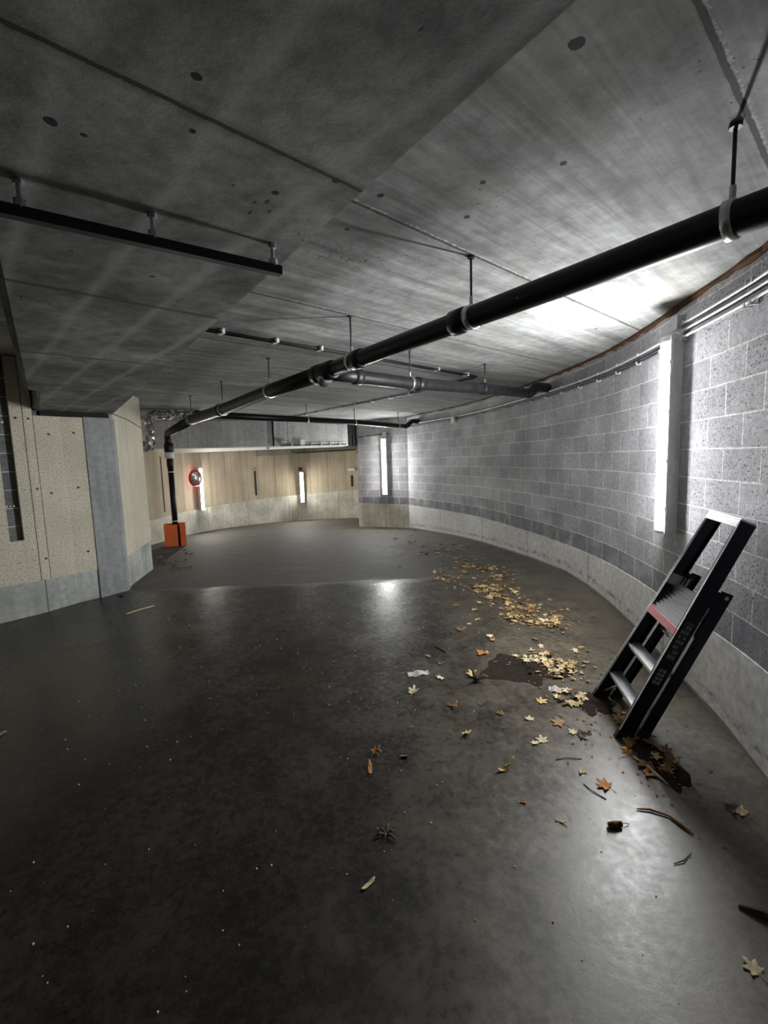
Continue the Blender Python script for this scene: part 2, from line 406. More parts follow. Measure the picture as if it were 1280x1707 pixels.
def m_rust():
    k = NT('mat_rust'); o = k.coord(); n = k.noise(o, 9, 6, .7)
    c = k.mix(k.ramp(n, [(.35, 0), (.62, 1)]), (.05, .035, .025, 1), (.15, .062, .024, 1))
    k.bump(n, .8, .02)
    return k.fin(c, .95, 0, .2)

LAMP_W = 76.0
M = dict(
    block=m_block('mat_block_wall', .63, -1.42, (.975, .98, 1.03)),
    block_far=m_block('mat_block_far', .63, 1e9, (1.0, .99, 1.02)),
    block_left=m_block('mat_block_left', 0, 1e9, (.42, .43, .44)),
    base_r=m_baseright(),
    base_far=m_concrete('mat_base_far', (.62, .585, .49), (1.1, .2)),
    base_l=m_concrete('mat_base_left', (.54, .56, .53), (1.02, .25)),
    base_b=m_concrete('mat_base_back', (.60, .59, .52), (1.6, .35)),
    column=m_concrete('mat_column', (.405, .42, .42), None, lo=.88, hi=1.1),
    lintel=m_concrete('mat_lintel', (.27, .265, .225), (1.9, .3)),
    backbeam=m_concrete('mat_cross_beam', (.52, .53, .52), (2.4, 1.35), lo=.85, hi=1.1),
    ceil=m_ceiling('mat_ceiling', (.385, .392, .382), .38, (.56, 1.02), True, .5, CEIL_HOLES, ((.33, 2.892), (1.255, 1.81))),
    ceil_l=m_ceiling('mat_ceiling_left_lit', (.56, .56, .53), .38, (.75, 1.1)),  # paler than the right bay, missing lamp light put into its colour
    strip=plain('mat_lit_soffit', (.78, .77, .73), .8, 0, .3, .08),
    beam=m_beam(), floor=m_floor(),
    board_l=m_board('mat_cement_board', (.80, .745, .60), fleck=1.15),
    board_b=m_board('mat_back_board', (.47, .40, .30), [(.6, .1, .75), (.3, .17, .3)], .45),
    rust=m_rust(),
    dark=plain('mat_gap_shade_and_screw', (.02, .02, .022), .9),  # near-black stands for shade in open gaps; screws share it
    pipe=plain('mat_black_plastic', (.007, .007, .0075), .40, 0, .3, .3, 8),
    pipe_dusty=plain('mat_dusty_pipe', (.017, .017, .018), .40, 0, .4, .35, 12),
    steel=plain('mat_galvanised', (.55, .56, .57), .35, .9, .5, .15, 40),
    rod=plain('mat_dark_rod', (.05, .05, .05), .5, .6),
    white=plain('mat_white_plastic', (.74, .74, .72), .45, 0, .5, .05),
    grey=plain('mat_grey_plastic', (.42, .43, .44), .5, 0, .5, .08),
    conduit=plain('mat_conduit', (.55, .56, .58), .38, 0, .5, .08),
    cable=plain('mat_black_cable', (.012, .012, .014), .5),
    emit=m_emit('mat_tube_light', (.985, .995, 1.0), LAMP_W),
    emit_far=m_emit('mat_tube_light_far', (1.0, .975, .90), LAMP_W*.58), emit_mid=m_emit('mat_tube_light_mid', (.99, 1.0, .99), LAMP_W*.58),
    orange=plain('mat_orange_plastic', (1.0, .2, .045), .5, 0, .4, .1, 14),
    red=plain('mat_red_plastic', (.42, .02, .03), .4, 0, .5, .1),
    mirror=NT('mat_mirror').fin((.9, .9, .9), .04, 1.0),
    foil=m_foil(),
    navy=plain('mat_ladder_navy', (.010, .012, .026), .34, .3, .5, .2, 9),
    alu=plain('mat_aluminium', (.60, .61, .63), .36, .9, .5, .08, 60),
    ribbed=m_ribbed(),
    rubber=plain('mat_rubber', (.012, .012, .012), .7),
    tread_red=plain('mat_tread_red', (.45, .028, .045), .42, 0, .5, .1),
    stick_d=plain('mat_sticker_dark', (.03, .033, .045), .45),
    stick_l=plain('mat_sticker_marks', (.30, .36, .42), .5),
    leaf_y=m_leaf('mat_leaf_yellow', [(0, (.56, .42, .18)), (.2, (.62, .50, .28)), (.38, (.50, .33, .11)), (.52, (.26, .15, .06)), (.62, (.54, .40, .18)), (.8, (.36, .22, .09)), (.9, (.60, .47, .24)), (1, (.62, .53, .35))]),
    leaf_b=m_leaf('mat_leaf_brown', [(0, (.20, .10, .035)), (.5, (.30, .15, .045)), (1, (.14, .085, .045))]),
    leaf_p=m_leaf('mat_leaf_pale', [(0, (.55, .47, .29)), (1, (.62, .53, .33))]),
    leaf_o=m_leaf('mat_leaf_orange', [(0, (.52, .22, .06)), (1, (.46, .20, .06))]),
    leaf_d=m_leaf('mat_leaf_dark', [(0, (.05, .035, .022)), (1, (.09, .06, .035))]),
    litter=m_litter(),
    twig=plain('mat_twig', (.045, .03, .02), .85, 0, .3, .3),
    paper=plain('mat_paper', (.66, .65, .62), .85, 0, .2, .08),
    soil=plain('mat_soil', (.017, .012, .008), .95, 0, .2, .5, 40),
)
# ------------------------------------------------------------------ camera
cam = bpy.data.cameras.new('camera'); co = bpy.data.objects.new('camera', cam); COL.objects.link(co)
cam.sensor_fit = 'HORIZONTAL'; cam.sensor_width = 36; cam.lens = 36*775/1280; cam.clip_start = .02
co.matrix_world = Matrix.Translation((0, 0, 1.63)) @ Matrix.Rotation(PI/2-.1125, 4, 'X') @ Matrix.Rotation(-.033, 4, 'Z')
SC.camera = co
SC.view_settings.view_transform = 'Standard'; SC.view_settings.look = 'None'
SC.view_settings.gamma = 1; SC.view_settings.use_curve_mapping = False
SC.view_settings.exposure = 1.75
w = bpy.data.worlds.new('world'); SC.world = w; w.use_nodes = True
w.node_tree.nodes['Background'].inputs[0].default_value = (0, 0, 0, 1)
SC.cycles.max_bounces = 10; SC.cycles.diffuse_bounces = 6

# ------------------------------------------------------------------ setting
RW0 = [(1.9,1.9),(2.03,2.40),(2.11,2.75),(2.22,3.4),(2.37,4.4),(2.43,5.2),(2.40,6.05),(2.255,7.25),(1.93,8.97),(1.57,10.1),(.66,12.06)]
RWs = spline(RW0, .09)
RWx = [(.6,-6),(1.05,-3.4),(1.4,-1),(1.7,.8)] + RWs
U0 = -arclen(RWx)[4]
OW = spline([(.80,12.0),(.37,12.3),(0,12.52),(-.35,12.72),(-.63,12.9)], .1)
OWx = OW + lerp_poly([(-.70,13.02),(-.62,13.8),(-.1,15.2),(.6,16.2)], .3)
LWx = [(-5.6,-6),(-5.75,0),(-5.3,2.8)]
LP = [(-5.3,2.8),(-4.7,4.2),(-4.18,4.86),(-3.88,5.17),(-3.70,5.45),(-3.54,5.62),(-3.36,5.86),(-3.385,5.96),(-3.5,6.35),(-3.72,7.25)]
LPs = lerp_poly(LP, .07)
LEND = [(-3.72,7.25),(-3.74,7.34),(-3.80,7.41),(-3.90,7.45),(-4.6,7.95),(-5.2,8.8)]
BW = spline([(-5.2,8.8),(-5.28,9.6),(-5.34,10.6),(-5.28,12.3),(-4.82,13.8),(-3.9,15.05),(-2.78,15.75),(-1.8,15.97),(-.8,15.85),(.3,15.4),(.9,14.9)], .12)

bm = bmesh.new(); strip(bm, RWx, .40, 2.9, 0, .2, -1, U0)
struct(link('wall_right', bm, M['block']), 'long curved wall of grey concrete blocks on the right', 'wall')
bm = bmesh.new(); strip(bm, RWx, -.4, .43, .004, .15, -1, U0, lambda p: floorz(*p)-.3)
struct(link('baseboard_right', bm, M['base_r']), 'pale concrete footing under the curved block wall', 'wall base')
bm = bmesh.new(); strip(bm, OWx, .40, 2.9, 0, .2, -1, 0)
struct(link('wall_far', bm, M['block_far']), 'short grey block wall with a tube lamp at the far right', 'wall')
bm = bmesh.new(); strip(bm, OWx, -.4, .43, .012, .15, -1, 0, lambda p: floorz(*p)-.3)
struct(link('baseboard_far', bm, M['base_far']), 'stained yellowish concrete footing under the far block wall', 'wall base')
bm = bmesh.new()
strip(bm, LWx + LPs[1:] + LEND[1:], -.4, 3.0, -.075, .3, 1, -arclen(LWx)[-1], lambda p: floorz(*p)-.3)
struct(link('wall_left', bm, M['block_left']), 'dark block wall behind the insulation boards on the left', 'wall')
full = LWx + LPs[1:] + LEND[1:]
bm = bmesh.new(); strip(bm, full, -.4, .40, 0, .12, 1, -arclen(LWx)[-1], lambda p: floorz(*p)-.3)
struct(link('baseboard_left', bm, M['base_l']), 'bluish grey concrete footing along the left wall', 'wall base')
bm = bmesh.new(); strip(bm, BW, -.6, 3.0, 0, .25, 1, 0)
struct(link('wall_back', bm, M['board_b']), 'curved back wall faced with tan vertical boards', 'wall')
SB = arclen(BW)
bm = bmesh.new(); strip(bm, BW, -.8, .47, .035, .05, 1, 0, lambda p: -.7)
for v in bm.verts:      # the footing steps up slightly towards the right
    if v.co.z > 0: v.co.z = .42 + .22*max(0, min(1, (v.co.x+5.3)/4.6))
struct(link('baseboard_back', bm, M['base_b']), 'pale concrete footing along the curved back wall', 'wall base')
i0 = min(range(len(BW)), key=lambda i: math.dist(BW[i], (-3.97, 14.98)))
bm = bmesh.new(); strip(bm, BW[i0:], 1.87, 2.95, .10, .05, 1, 0)
for v in bm.verts:
    if v.co.z < 2.5: v.co.z = 1.865 + .105*(v.co.x+3.95)/3.2
struct(link('trim_1', bm, M['lintel']), 'plain concrete band above the boards of the back wall', 'trim')
bm = bmesh.new(); box(bm, -6, 2, -6.3, -6, -.6, 3)
uvl = bm.loops.layers.uv.verify()
for f in bm.faces:
    for l in f.loops: l[uvl].uv = (l.vert.co.x, l.vert.co.z)
struct(link('wall_behind', bm, M['block_far']), 'block wall behind the viewer', 'wall')

# floor
bm = bmesh.new(); nx, ny, st = 44, 92, .25
xs = [-7.2 + i*.25 for i in range(41)]
ys = []
y = -6.2
while y < 17: ys.append(y); y += .1 if 5 < y < 7 else .25
def rightx(y):
    best = 3
    for a, b in zip(RWx + OWx, (RWx + OWx)[1:]):
        if min(a[1], b[1]) <= y <= max(a[1], b[1]) and abs(a[1]-b[1]) > 1e-6:
            return a[0]+(b[0]-a[0])*(y-a[1])/(b[1]-a[1]) + .14
    return 1.0
grid = []
for y in ys:
    rx = rightx(y) if y > -6 else .75
    if y > 12.9: rx = 1.0
    lx = -6.0 if y < 5 else -5.5
    row = [bm.verts.new((lx+(rx-lx)*i/40, y, 0)) for i in range(41)]
    for v in row: v.co.z = floorz(v.co.x, v.co.y)
    grid.append(row)
for a, b in zip(grid, grid[1:]):
    for i in range(40): bm.faces.new([a[i], a[i+1], b[i+1], b[i]])
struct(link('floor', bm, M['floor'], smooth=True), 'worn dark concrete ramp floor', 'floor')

# ceiling: right bay at 2.70 m, left bay a little higher, the big beam between them
DIR = Vector((-.580, .815)); NRM = Vector((.815, .580))
def bl(a, b):      # a along the beam from behind the viewer, b across
    p = Vector((-.026, 1.247)) + DIR*a + NRM*b
    return (p.x, p.y)
bm = bmesh.new()
prism(bm, [bl(-5.5, -.3), (4, -3), (4, 17), (-6, 17), (-6, 7.6), (-4.2, 6.9), bl(5.8, -.3)], 2.70, 2.92)
struct(link('ceiling', bm, M['ceil']), 'raw concrete slab ceiling of the right bay', 'ceiling')
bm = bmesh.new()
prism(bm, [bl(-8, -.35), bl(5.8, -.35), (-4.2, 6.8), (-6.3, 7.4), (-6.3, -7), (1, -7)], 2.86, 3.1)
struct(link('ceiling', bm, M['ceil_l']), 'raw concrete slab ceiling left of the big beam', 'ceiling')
bm = bmesh.new()
BOT = 2.30
# left edge: straight with a small notch near the wall
outline = [bl(-7.5, 0), bl(5.72, 0), bl(6.0, -.35), (-4.15, 5.55), (-3.676, 5.088), (-2.90, 4.03), (-2.93, 3.93), bl(.62, -.795), bl(-7.5, -.78)]
ch = [bl(-7.5, 0), bl(5.72, 0), bl(6.0, -.35), (-4.13, 5.57), (-3.66, 5.105), (-2.88, 4.045), (-2.905, 3.945), bl(.62, -.765), bl(-7.5, -.75)]
a = [bm.verts.new((x, y, BOT)) for x, y in ch]; b = [bm.verts.new((x, y, BOT+.03)) for x, y in outline]; t = [bm.verts.new((x, y, 2.92)) for x, y in outline]
bm.faces.new(a[::-1]); bm.faces.new(t); n = len(a)
for i in range(n):
    j = (i+1) % n
    bm.faces.new([a[i], a[j], b[j], b[i]]); bm.faces.new([b[i], b[j], t[j], t[i]])
struct(link('ceiling_beam', bm, M['beam']), 'massive dark concrete beam crossing overhead to the left column', 'beam')

# cross beam in front of the back wall
A, B = Vector((-5.62, 10.92)), Vector((-.92, 12.86)); d = (B-A).normalized(); nn = Vector((-d.y, d.x))
bm = bmesh.new()
p = [A, B, B+nn*.55, A+nn*.55]
strip(bm, [(A.x, A.y), ((A.x+B.x)/2, (A.y+B.y)/2), (B.x, B.y)], 2.045, 2.72, 0, .5, 1, 0)
struct(link('cross_beam', bm, M['backbeam']), 'pale concrete cross beam hanging in front of the back wall', 'beam')
bm = bmesh.new(); strip(bm, [(B.x+.02, B.y+.05), (B.x+.30, B.y+.17)], 2.03, 2.72, 0, .3, 1)  # solid near-black block; the unlit gap's shade is in its colour
struct(link('trim_2', bm, M['dark']), 'dark block standing for the unlit recess between cross beam and far block wall', 'trim')

# added strip, soffit lamplight put into colour and slant, deeper at its left end
bm = bmesh.new(); f = Vector((d.y, -d.x))*.004; g = Vector((-d.y, d.x))*.56
hexa(bm, [(A.x+f.x, A.y+f.y, 2.04), (B.x+f.x, B.y+f.y, 2.04), (B.x+g.x, B.y+g.y, 2.025), (A.x+g.x, A.y+g.y, 1.945), (A.x+f.x, A.y+f.y, 2.062), (B.x+f.x, B.y+f.y, 2.062), (B.x+g.x, B.y+g.y, 2.062), (A.x+g.x, A.y+g.y, 2.062)])
struct(link('trim_6', bm, M['strip']), 'added pale strip for the lamplit soffit of the cross beam', 'trim')

# rust stained joint along the top of the block wall
bm = bmesh.new(); prev = None; S = arclen(RWs)
for i, (p, s) in enumerate(zip(offset(RWs, .004, -1), S)):
    r = random.random(); h = (.022 + .024*r) if s < 6.5 else (.012 + .014*r); e = .012 + .012*random.random()
    q = offset(RWs, .004+e, -1)[i]; o_ = offset(RWs, -.02, -1)[i]
    ring = [bm.verts.new((o_[0], o_[1], 2.699)), bm.verts.new((q[0], q[1], 2.699)), bm.verts.new((q[0], q[1], 2.70-h*.6)), bm.verts.new((p[0], p[1], 2.70-h)), bm.verts.new((o_[0], o_[1], 2.70-h))]
    if prev:
        for k in range(5): bm.faces.new([prev[k], prev[(k+1) % 5], ring[(k+1) % 5], ring[k]])
    prev = ring
struct(link('trim_3', bm, M['rust']), 'rusty brown joint between the curved block wall and the ceiling', 'trim')

# ------------------------------------------------------------------ left wall: cement boards, column
def board(s0, s1, z0, z1, label, pts=LPs, d=.012, washers=(), group='cement boards on the left wall'):
    bm = bmesh.new(); strip(bm, sub_line(pts, s0, s1), z0, z1, d, .06, 1, s0)
    o = link('insulation_board', bm, M['board_l'])
    tag(o, label, 'wall board', group)
    for s, z, kind in washers:
        (x, y), (tx, ty) = at_s(pts, s); nx, ny = ty, -tx
        bm = bmesh.new()
        c = Vector((x+nx*(d-.001), y+ny*(d-.001), z)); nv = Vector((nx, ny, 0))
        if kind == 'w':
            tube(bm, [c, c+nv*.007], .021, 14)
            wo = link('washer', bm, M['white'], o); wo['label'] = 'white plastic fixing washer'
            bm = bmesh.new(); tube(bm, [c+nv*.006, c+nv*.010], .006, 8)
            link('screw', bm, M['dark'], wo)
        else:
            tube(bm, [c, c+nv*.005], .014, 9); link('washer', bm, M['rod'], o)
    return o
J = .007
board(0, 1.15, .40, 2.852, 'long cream cement board on the left wall, farthest left and out of the frame')
board(1.15+J, 2.535, .40, 2.852, 'cream cement board left of the dark slot, at the edge of the photo')
board(2.535, 2.66, .40, .875, 'short cream board piece filling below the dark slot', washers=[(2.60, .634, 'w')])
board(2.66+.001, 2.775-J, .40, 2.852, 'narrow cream board just right of the dark slot', washers=[(2.708, 2.205, 'd'), (2.716, 1.428, 'w'), (2.735, .639, 'w')])
board(2.775, 2.865-J, .40, 2.852, 'narrowest cream board strip, second right of the dark slot', washers=[(2.818, 2.201, 'd'), (2.828, 1.431, 'd'), (2.834, .64, 'd')])
board(2.865, 3.36, .40, 2.24, 'widest cream board, left of the blue-grey column', washers=[(2.997, 2.037, 'd'), (3.252, 2.059, 'd'), (2.961, 1.373, 'd'), (3.242, 1.419, 'd'), (3.274, .643, 'd')])
RP = LPs + LEND[1:]
board(3.765, 4.03-.013, .47, 2.692, 'cream board just right of the blue-grey column', RP)
board(4.03, 4.36-.013, .47, 2.692, 'cream board second right of the blue-grey column', RP)
board(4.36, 5.62, .47, 2.692, 'cream board wrapping the rounded end of the left wall', RP)
bm = bmesh.new(); strip(bm, sub_line(RP, 3.74, 5.62), .40, .467, .006, .1, 1, 3.74)
struct(link('trim_4', bm, M['base_l']), 'raised top of the footing right of the column', 'trim')
# white fixings inside the slot
bm = bmesh.new()
(x, y), (tx, ty) = at_s(LPs, 2.585); c = Vector((x-ty*.07, y+tx*.07, 1.255))
for k in (-.03, 0, .03):
    q = c + Vector((tx, ty, 0))*k; tube(bm, [q, q+Vector((ty, -tx, 0))*.015], .010, 10)
tag(link('fixing_clip', bm, M['white']), 'row of white fixings low in the dark wall slot', 'clip')
bm = bmesh.new(); c = Vector((x-ty*.07, y+tx*.07, 2.16))
for k in (-.05, -.02, .015):
    q = c + Vector((tx, ty, 0))*k; tube(bm, [q, q+Vector((ty, -tx, 0))*.02], .013, 10)
tag(link('fixing_clip', bm, M['white']), 'white fixing high in the dark wall slot', 'clip')

cl = sub_line(LPs, 3.36, 3.755)
bm = bmesh.new(); strip(bm, cl, -.2, 2.245, .028, .1, 1, 0, lambda p: floorz(*p)-.2)
struct(link('column', bm, M['column']), 'blue-grey painted concrete column at the corner of the left wall', 'column')
bm = bmesh.new(); strip(bm, sub_line(LPs, 2.95, 3.76), 2.238, 2.299, -.03, .1, 1, 0)  # near-black strip colours in the shade of the bearing gap
struct(link('trim_5', bm, M['dark']), 'dark strip for the shade in the bearing gap between column and beam', 'trim')
# thin cable from the beam corner over the boards right of the column
bm = bmesh.new()
pts = []
for k in range(9):
    (x, y), (tx, ty) = at_s(RP, 3.80 + k*.19); pts.append((x+ty*.02, y-tx*.02, 2.31 - .0*k - .012*k + .05*math.sin(k/8*PI)*.6))
tube(bm, pts, .006, 6)
tag(link('cable', bm, M['cable']), 'thin dark cable sagging across the boards below the beam corner', 'cable')

# ------------------------------------------------------------------ lamps
def lamp(pos, out, length, label, mat, wdt=.118, box_h=None, light_scale=1):
    """pos: bottom centre on the wall; out: unit vector pointing into the room"""
    a = math.atan2(out[1], out[0])
    r = empty('tube_lamp', pos, a); tag(r, label, 'lamp')
    hw = wdt/2
    bm = bmesh.new(); L = length
    prism(bm, [(.0, -hw*.75), (.03, -hw*.8), (.086, -hw*1.2), (.098, -hw*1.2), (.098, hw*1.2), (.086, hw*1.2), (.03, hw*.8), (.0, hw*.75)], -.012, L+.012)
    link('housing', bm, M['white'], r)
    bm = bmesh.new()
    prof = [(.092, -hw*.96)] + [(.092+.042*math.cos(t)**.7, -hw*.96*math.sin(t)) for t in [PI/2*.86, PI/2*.6, PI/2*.3]] + [(.134, 0)] + [(.092+.042*math.cos(t)**.7, hw*.96*math.sin(t)) for t in [PI/2*.3, PI/2*.6, PI/2*.86]] + [(.092, hw*.96)]
    prism(bm, prof, .012, L-.03)
    link('diffuser', bm, mat, r)
    for z0, z1 in ((-.012, .012), (L-.03, L+.012)):
        bm = bmesh.new()
        prism(bm, [(x, y*1.04) for x, y in prof], z0, z1); link('end_cap', bm, M['white'], r)
    for z in [L*(k+.5)/4 for k in range(4)]:
        for sgn in (-1, 1):
            bm = bmesh.new(); box(bm, .084, .106, sgn*hw*1.2-.004, sgn*hw*1.2+.004, z-.014, z+.014); link('clip', bm, M['steel'], r)
    return r
def wall_pt(pts, x=None, y=None):
    S = arclen(pts)
    best = min(range(len(pts)), key=lambda i: (abs(pts[i][1]-y) if y is not None else abs(pts[i][0]-x)))
    return S[best]
s = wall_pt(RWs, y=3.53); (x, y), (tx, ty) = at_s(RWs, s)
lamp((x, y, 1.005), (-ty, tx), 1.45, 'nearest and largest lit tube lamp, upright on the curved block wall', M['emit'])
SL = s
s = wall_pt(OW, x=.06); (x, y), (tx, ty) = at_s(OW, s)
lamp((x, y, .70), (-ty, tx), 1.49, 'lit tube lamp on the short far block wall', M['emit_mid'])
s = wall_pt(BW, x=-2.73); (x, y), (tx, ty) = at_s(BW, s)
lamp((x+ty*.04, y-tx*.04, .28), (ty, -tx), 1.03, 'lit tube lamp in the middle of the tan back wall', M['emit_far'], .10)
bb = min(range(len(BW)), key=lambda i: abs(BW[i][1]-12.9) + abs(BW[i][0]+5)); (x, y), (tx, ty) = at_s(BW, SB[bb])
lamp((x+ty*.04, y-tx*.04, .40), (ty, -tx), 1.17, 'lit tube lamp beside the round convex mirror', M['emit_far'], .10)
LAMPL = (x, y, tx, ty)
def small_box(name, c, out, w, h, dp, m, label, cat, lid=True):
    a = math.atan2(out[1], out[0]); r = empty(name, c, a); tag(r, label, cat)
    bm = bmesh.new(); box(bm, 0, dp*.8, -w/2, w/2, -h/2, h/2); link('body', bm, m, r)
    if lid:
        bm = bmesh.new(); box(bm, dp*.8, dp, -w/2-.003, w/2+.003, -h/2-.003, h/2+.003); link('lid', bm, m, r)
        for sy in (-1, 1):
            for sz in (-1, 1):
                bm = bmesh.new(); tube(bm, [(dp, sy*w*.4, sz*h*.4), (dp+.002, sy*w*.4, sz*h*.4)], .004, 6); link('screw', bm, M['steel'], r)
    return r
(x, y), (tx, ty) = at_s(RWs, SL-.02)
small_box('junction_box', (x, y, 2.555), (-ty, tx), .085, .095, .06, M['grey'], 'grey junction box above the nearest tube lamp', 'junction box')
s = wall_pt(RWs, y=10.1); (x, y), (tx, ty) = at_s(RWs, s)
small_box('junction_box', (x, y, 2.41), (-ty, tx), .10, .11, .06, M['white'], 'white junction box on the far part of the curved wall conduit', 'junction box')
s = wall_pt(OW, x=.06); (x, y), (tx, ty) = at_s(OW, s)
small_box('junction_box', (x, y, 2.285), (-ty, tx), .09, .10, .06, M['white'], 'white junction box above the lamp on the far block wall', 'junction box')
s = wall_pt(BW, x=-2.73); (x, y), (tx, ty) = at_s(BW, s)
small_box('junction_box', (x, y, 1.40), (ty, -tx), .10, .12, .05, M['rod'], 'dark connection box on top of the back wall lamp', 'junction box', False)

# ------------------------------------------------------------------ conduits on the block walls
def run(pts, s0, s1, z, off, r, side, step=.12, seg=8):
    bm = bmesh.new(); n = max(2, int((s1-s0)/step)); path = []
    for k in range(n+1):
        (x, y), (tx, ty) = at_s(pts, s0+(s1-s0)*k/n); path.append((x+side*ty*off, y-side*tx*off, z if not callable(z) else z(k/n)))
    tube(bm, path, r, seg); return bm
sE = arclen(RWs)[-1]
tag(link('conduit', run(RWs, SL+.07, sE-.05, 2.487, .026, .0105, -1), M['conduit'], smooth=True), 'long pale conduit on the curved wall beyond the nearest lamp', 'conduit')
for z, lab in ((2.455, 'upper black cable under the pale conduit on the curved wall'), (2.428, 'lower black cable under the pale conduit on the curved wall')):
    tag(link('cable', run(RWs, SL+.07, sE-.05, z, .016, .009, -1), M['cable'], smooth=True), lab, 'cable')
EXT = RWx; off0 = -U0
for z, lab in ((2.535, 'top pale conduit of the three right of the nearest lamp'), (2.487, 'middle pale conduit of the three right of the nearest lamp'), (2.439, 'bottom pale conduit of the three right of the nearest lamp')):
    tag(link('conduit', run(EXT, off0-1.2, off0+SL-.08, z, .026, .0105, -1), M['conduit'], smooth=True), lab, 'conduit')
for z in (2.511, 2.463):
    tag(link('cable', run(EXT, off0-1.2, off0+SL-.08, z, .014, .012, -1), M['cable'], smooth=True), 'black cable between the three pale conduits, ' + ('upper' if z > 2.5 else 'lower') + ' of the two', 'cable')
def clip_at(pts, s, z0, z1, side, label, group, grey=True, hook=True):
    (x, y), (tx, ty) = at_s(pts, s); a = math.atan2(-side*tx, side*ty)
    bm = bmesh.new()
    box(bm, .0, .006, -.009, .009, z0-.012, z1+.014)
    box(bm, .0, .045, -.009, .009, z0-.018, z0-.012)
    box(bm, .039, .045, -.009, .009, z0-.018, z0+.008)
    box(bm, .0, .040, -.007, .007, z1+.008, z1+.014)
    box(bm, .034, .040, -.007, .007, z1-.010, z1+.014)
    o = link('cable_clip', bm, M['conduit']); o.location = (x, y, 0); o.rotation_euler = (0, 0, a)
    tag(o, label, 'cable clip', group); return o
ks = [SL+.28+k*.47 for k in range(int((sE-SL-.4)/.47))]
for i, s in enumerate(ks):
    clip_at(RWs, s, 2.42, 2.487, -1, 'pale hook clip holding the conduit along the curved block wall', 'hook clips on the curved wall')
for s, lab in ((SL-.10, 'wide clip on the three conduits just right of the nearest lamp'), (SL-.86, 'left one of the pair of wide clips on the three conduits near the photo edge'), (SL-.92, 'right one of the pair of wide clips on the three conduits near the photo edge'), (SL-1.5, 'wide clip on the three conduits outside the photo edge')):
    clip_at(EXT, off0+s, 2.427, 2.540, -1, lab, 'wide clips on the triple conduits')
# bent cables feeding the nearest lamp
bm = bmesh.new(); (x, y), (tx, ty) = at_s(RWs, SL-.09); (x2, y2), _ = at_s(RWs, SL-.01)
tube(bm, bend((x-ty*.03, y+tx*.03, 2.47), (x-ty*.075, y+tx*.075, 2.42), (x2-ty*.05, y2+tx*.05, 2.51), .05, 6), .006, 6)
tag(link('cable', bm, M['grey']), 'short grey cable looping into the box above the nearest lamp', 'cable')
# far wall conduit
soE = arclen(OW)[-1]
tag(link('conduit', run(OW, .72, soE-.01, lambda t: 2.31-.05*t, .02, .012, -1), M['rod'], smooth=True), 'dark conduit at the top of the far block wall', 'conduit')
for k in range(4):
    clip_at(OW, .85+k*.2, 2.255-.012*k, 2.31-.012*k, -1, 'small clip on the dark conduit of the far block wall', 'clips on the far wall')
bm = bmesh.new(); e = OW[-1]; tube(bm, [(e[0]-.05, e[1]-.03, 2.28), (e[0]-.05, e[1]-.03, 1.80)], .014, 8)
tag(link('conduit', bm, M['rod']), 'short upright conduit at the left edge of the far block wall', 'conduit')

# ------------------------------------------------------------------ drain pipes
RB = .058
pr = empty('drain_pipe', (2.0, .6, 0)); tag(pr, 'long black drain pipe hanging diagonally across the ceiling', 'pipe')
inv = Matrix.Translation((-2.0, -.6, 0))
def part(name, bm, m, parent, smooth=True):
    bm.transform(Matrix.Translation(-Vector(parent.location)))
    return link(name, bm, m, parent, smooth)
P0 = Vector((1.92,.72,2.40)); R0 = Vector((1.213,1.679,2.40)); R1 = Vector((.512,2.636,2.385)); R2 = Vector((-.205,3.613,2.372)); WY = Vector((-.46,3.98,2.366))
R3 = Vector((-1.135,4.918,2.372)); R4 = Vector((-2.05,6.18,2.345)); R5 = Vector((-2.93,7.337,2.345)); EL = Vector((-4.62,10.2,2.345))
bm = bmesh.new(); tube(bm, [P0, R0, R1, R2, WY], RB, 24); part('pipe_run', bm, M['pipe'], pr)
bm = bmesh.new(); tube(bm, [WY, R3, R4, R5], [.068, .068, .072, .075], 24); part('pipe_run', bm, M['pipe'], pr)
bm = bmesh.new(); tube(bm, [R5] + bend(R5, EL, EL-Vector((0,0,1)), .16, 8) + [EL-Vector((0,0,.40))], .075, 24); part('elbow_pipe', bm, M['pipe'], pr)
for p, q, r in ((R1, R2, RB), (R2, R1, RB), (WY, R3, .068), (R4, R5, .073), (R5, EL, .076)):
    d = (q-p).normalized(); bm = bmesh.new(); c = p + d*.09
    tube(bm, [c-d*.05, c-d*.045, c+d*.045, c+d*.05], [r+.004, r+.011, r+.011, r+.004], 24); part('collar', bm, M['pipe'], pr)
# branch tee with access plug
d = (R3-WY).normalized(); bm = bmesh.new(); tube(bm, [WY-d*.16, WY-d*.15, WY+d*.15, WY+d*.16], [.066, .076, .076, .066], 24); part('tee', bm, M['pipe'], pr)
dn = Vector((.25, -.62, -.74)).normalized(); bm = bmesh.new(); tube(bm, [WY+d*.03+dn*.03, WY+d*.03+dn*.115], .056, 20); o = part('access_plug', bm, M['steel'], pr); o['label'] = 'silver access plug under the tee'
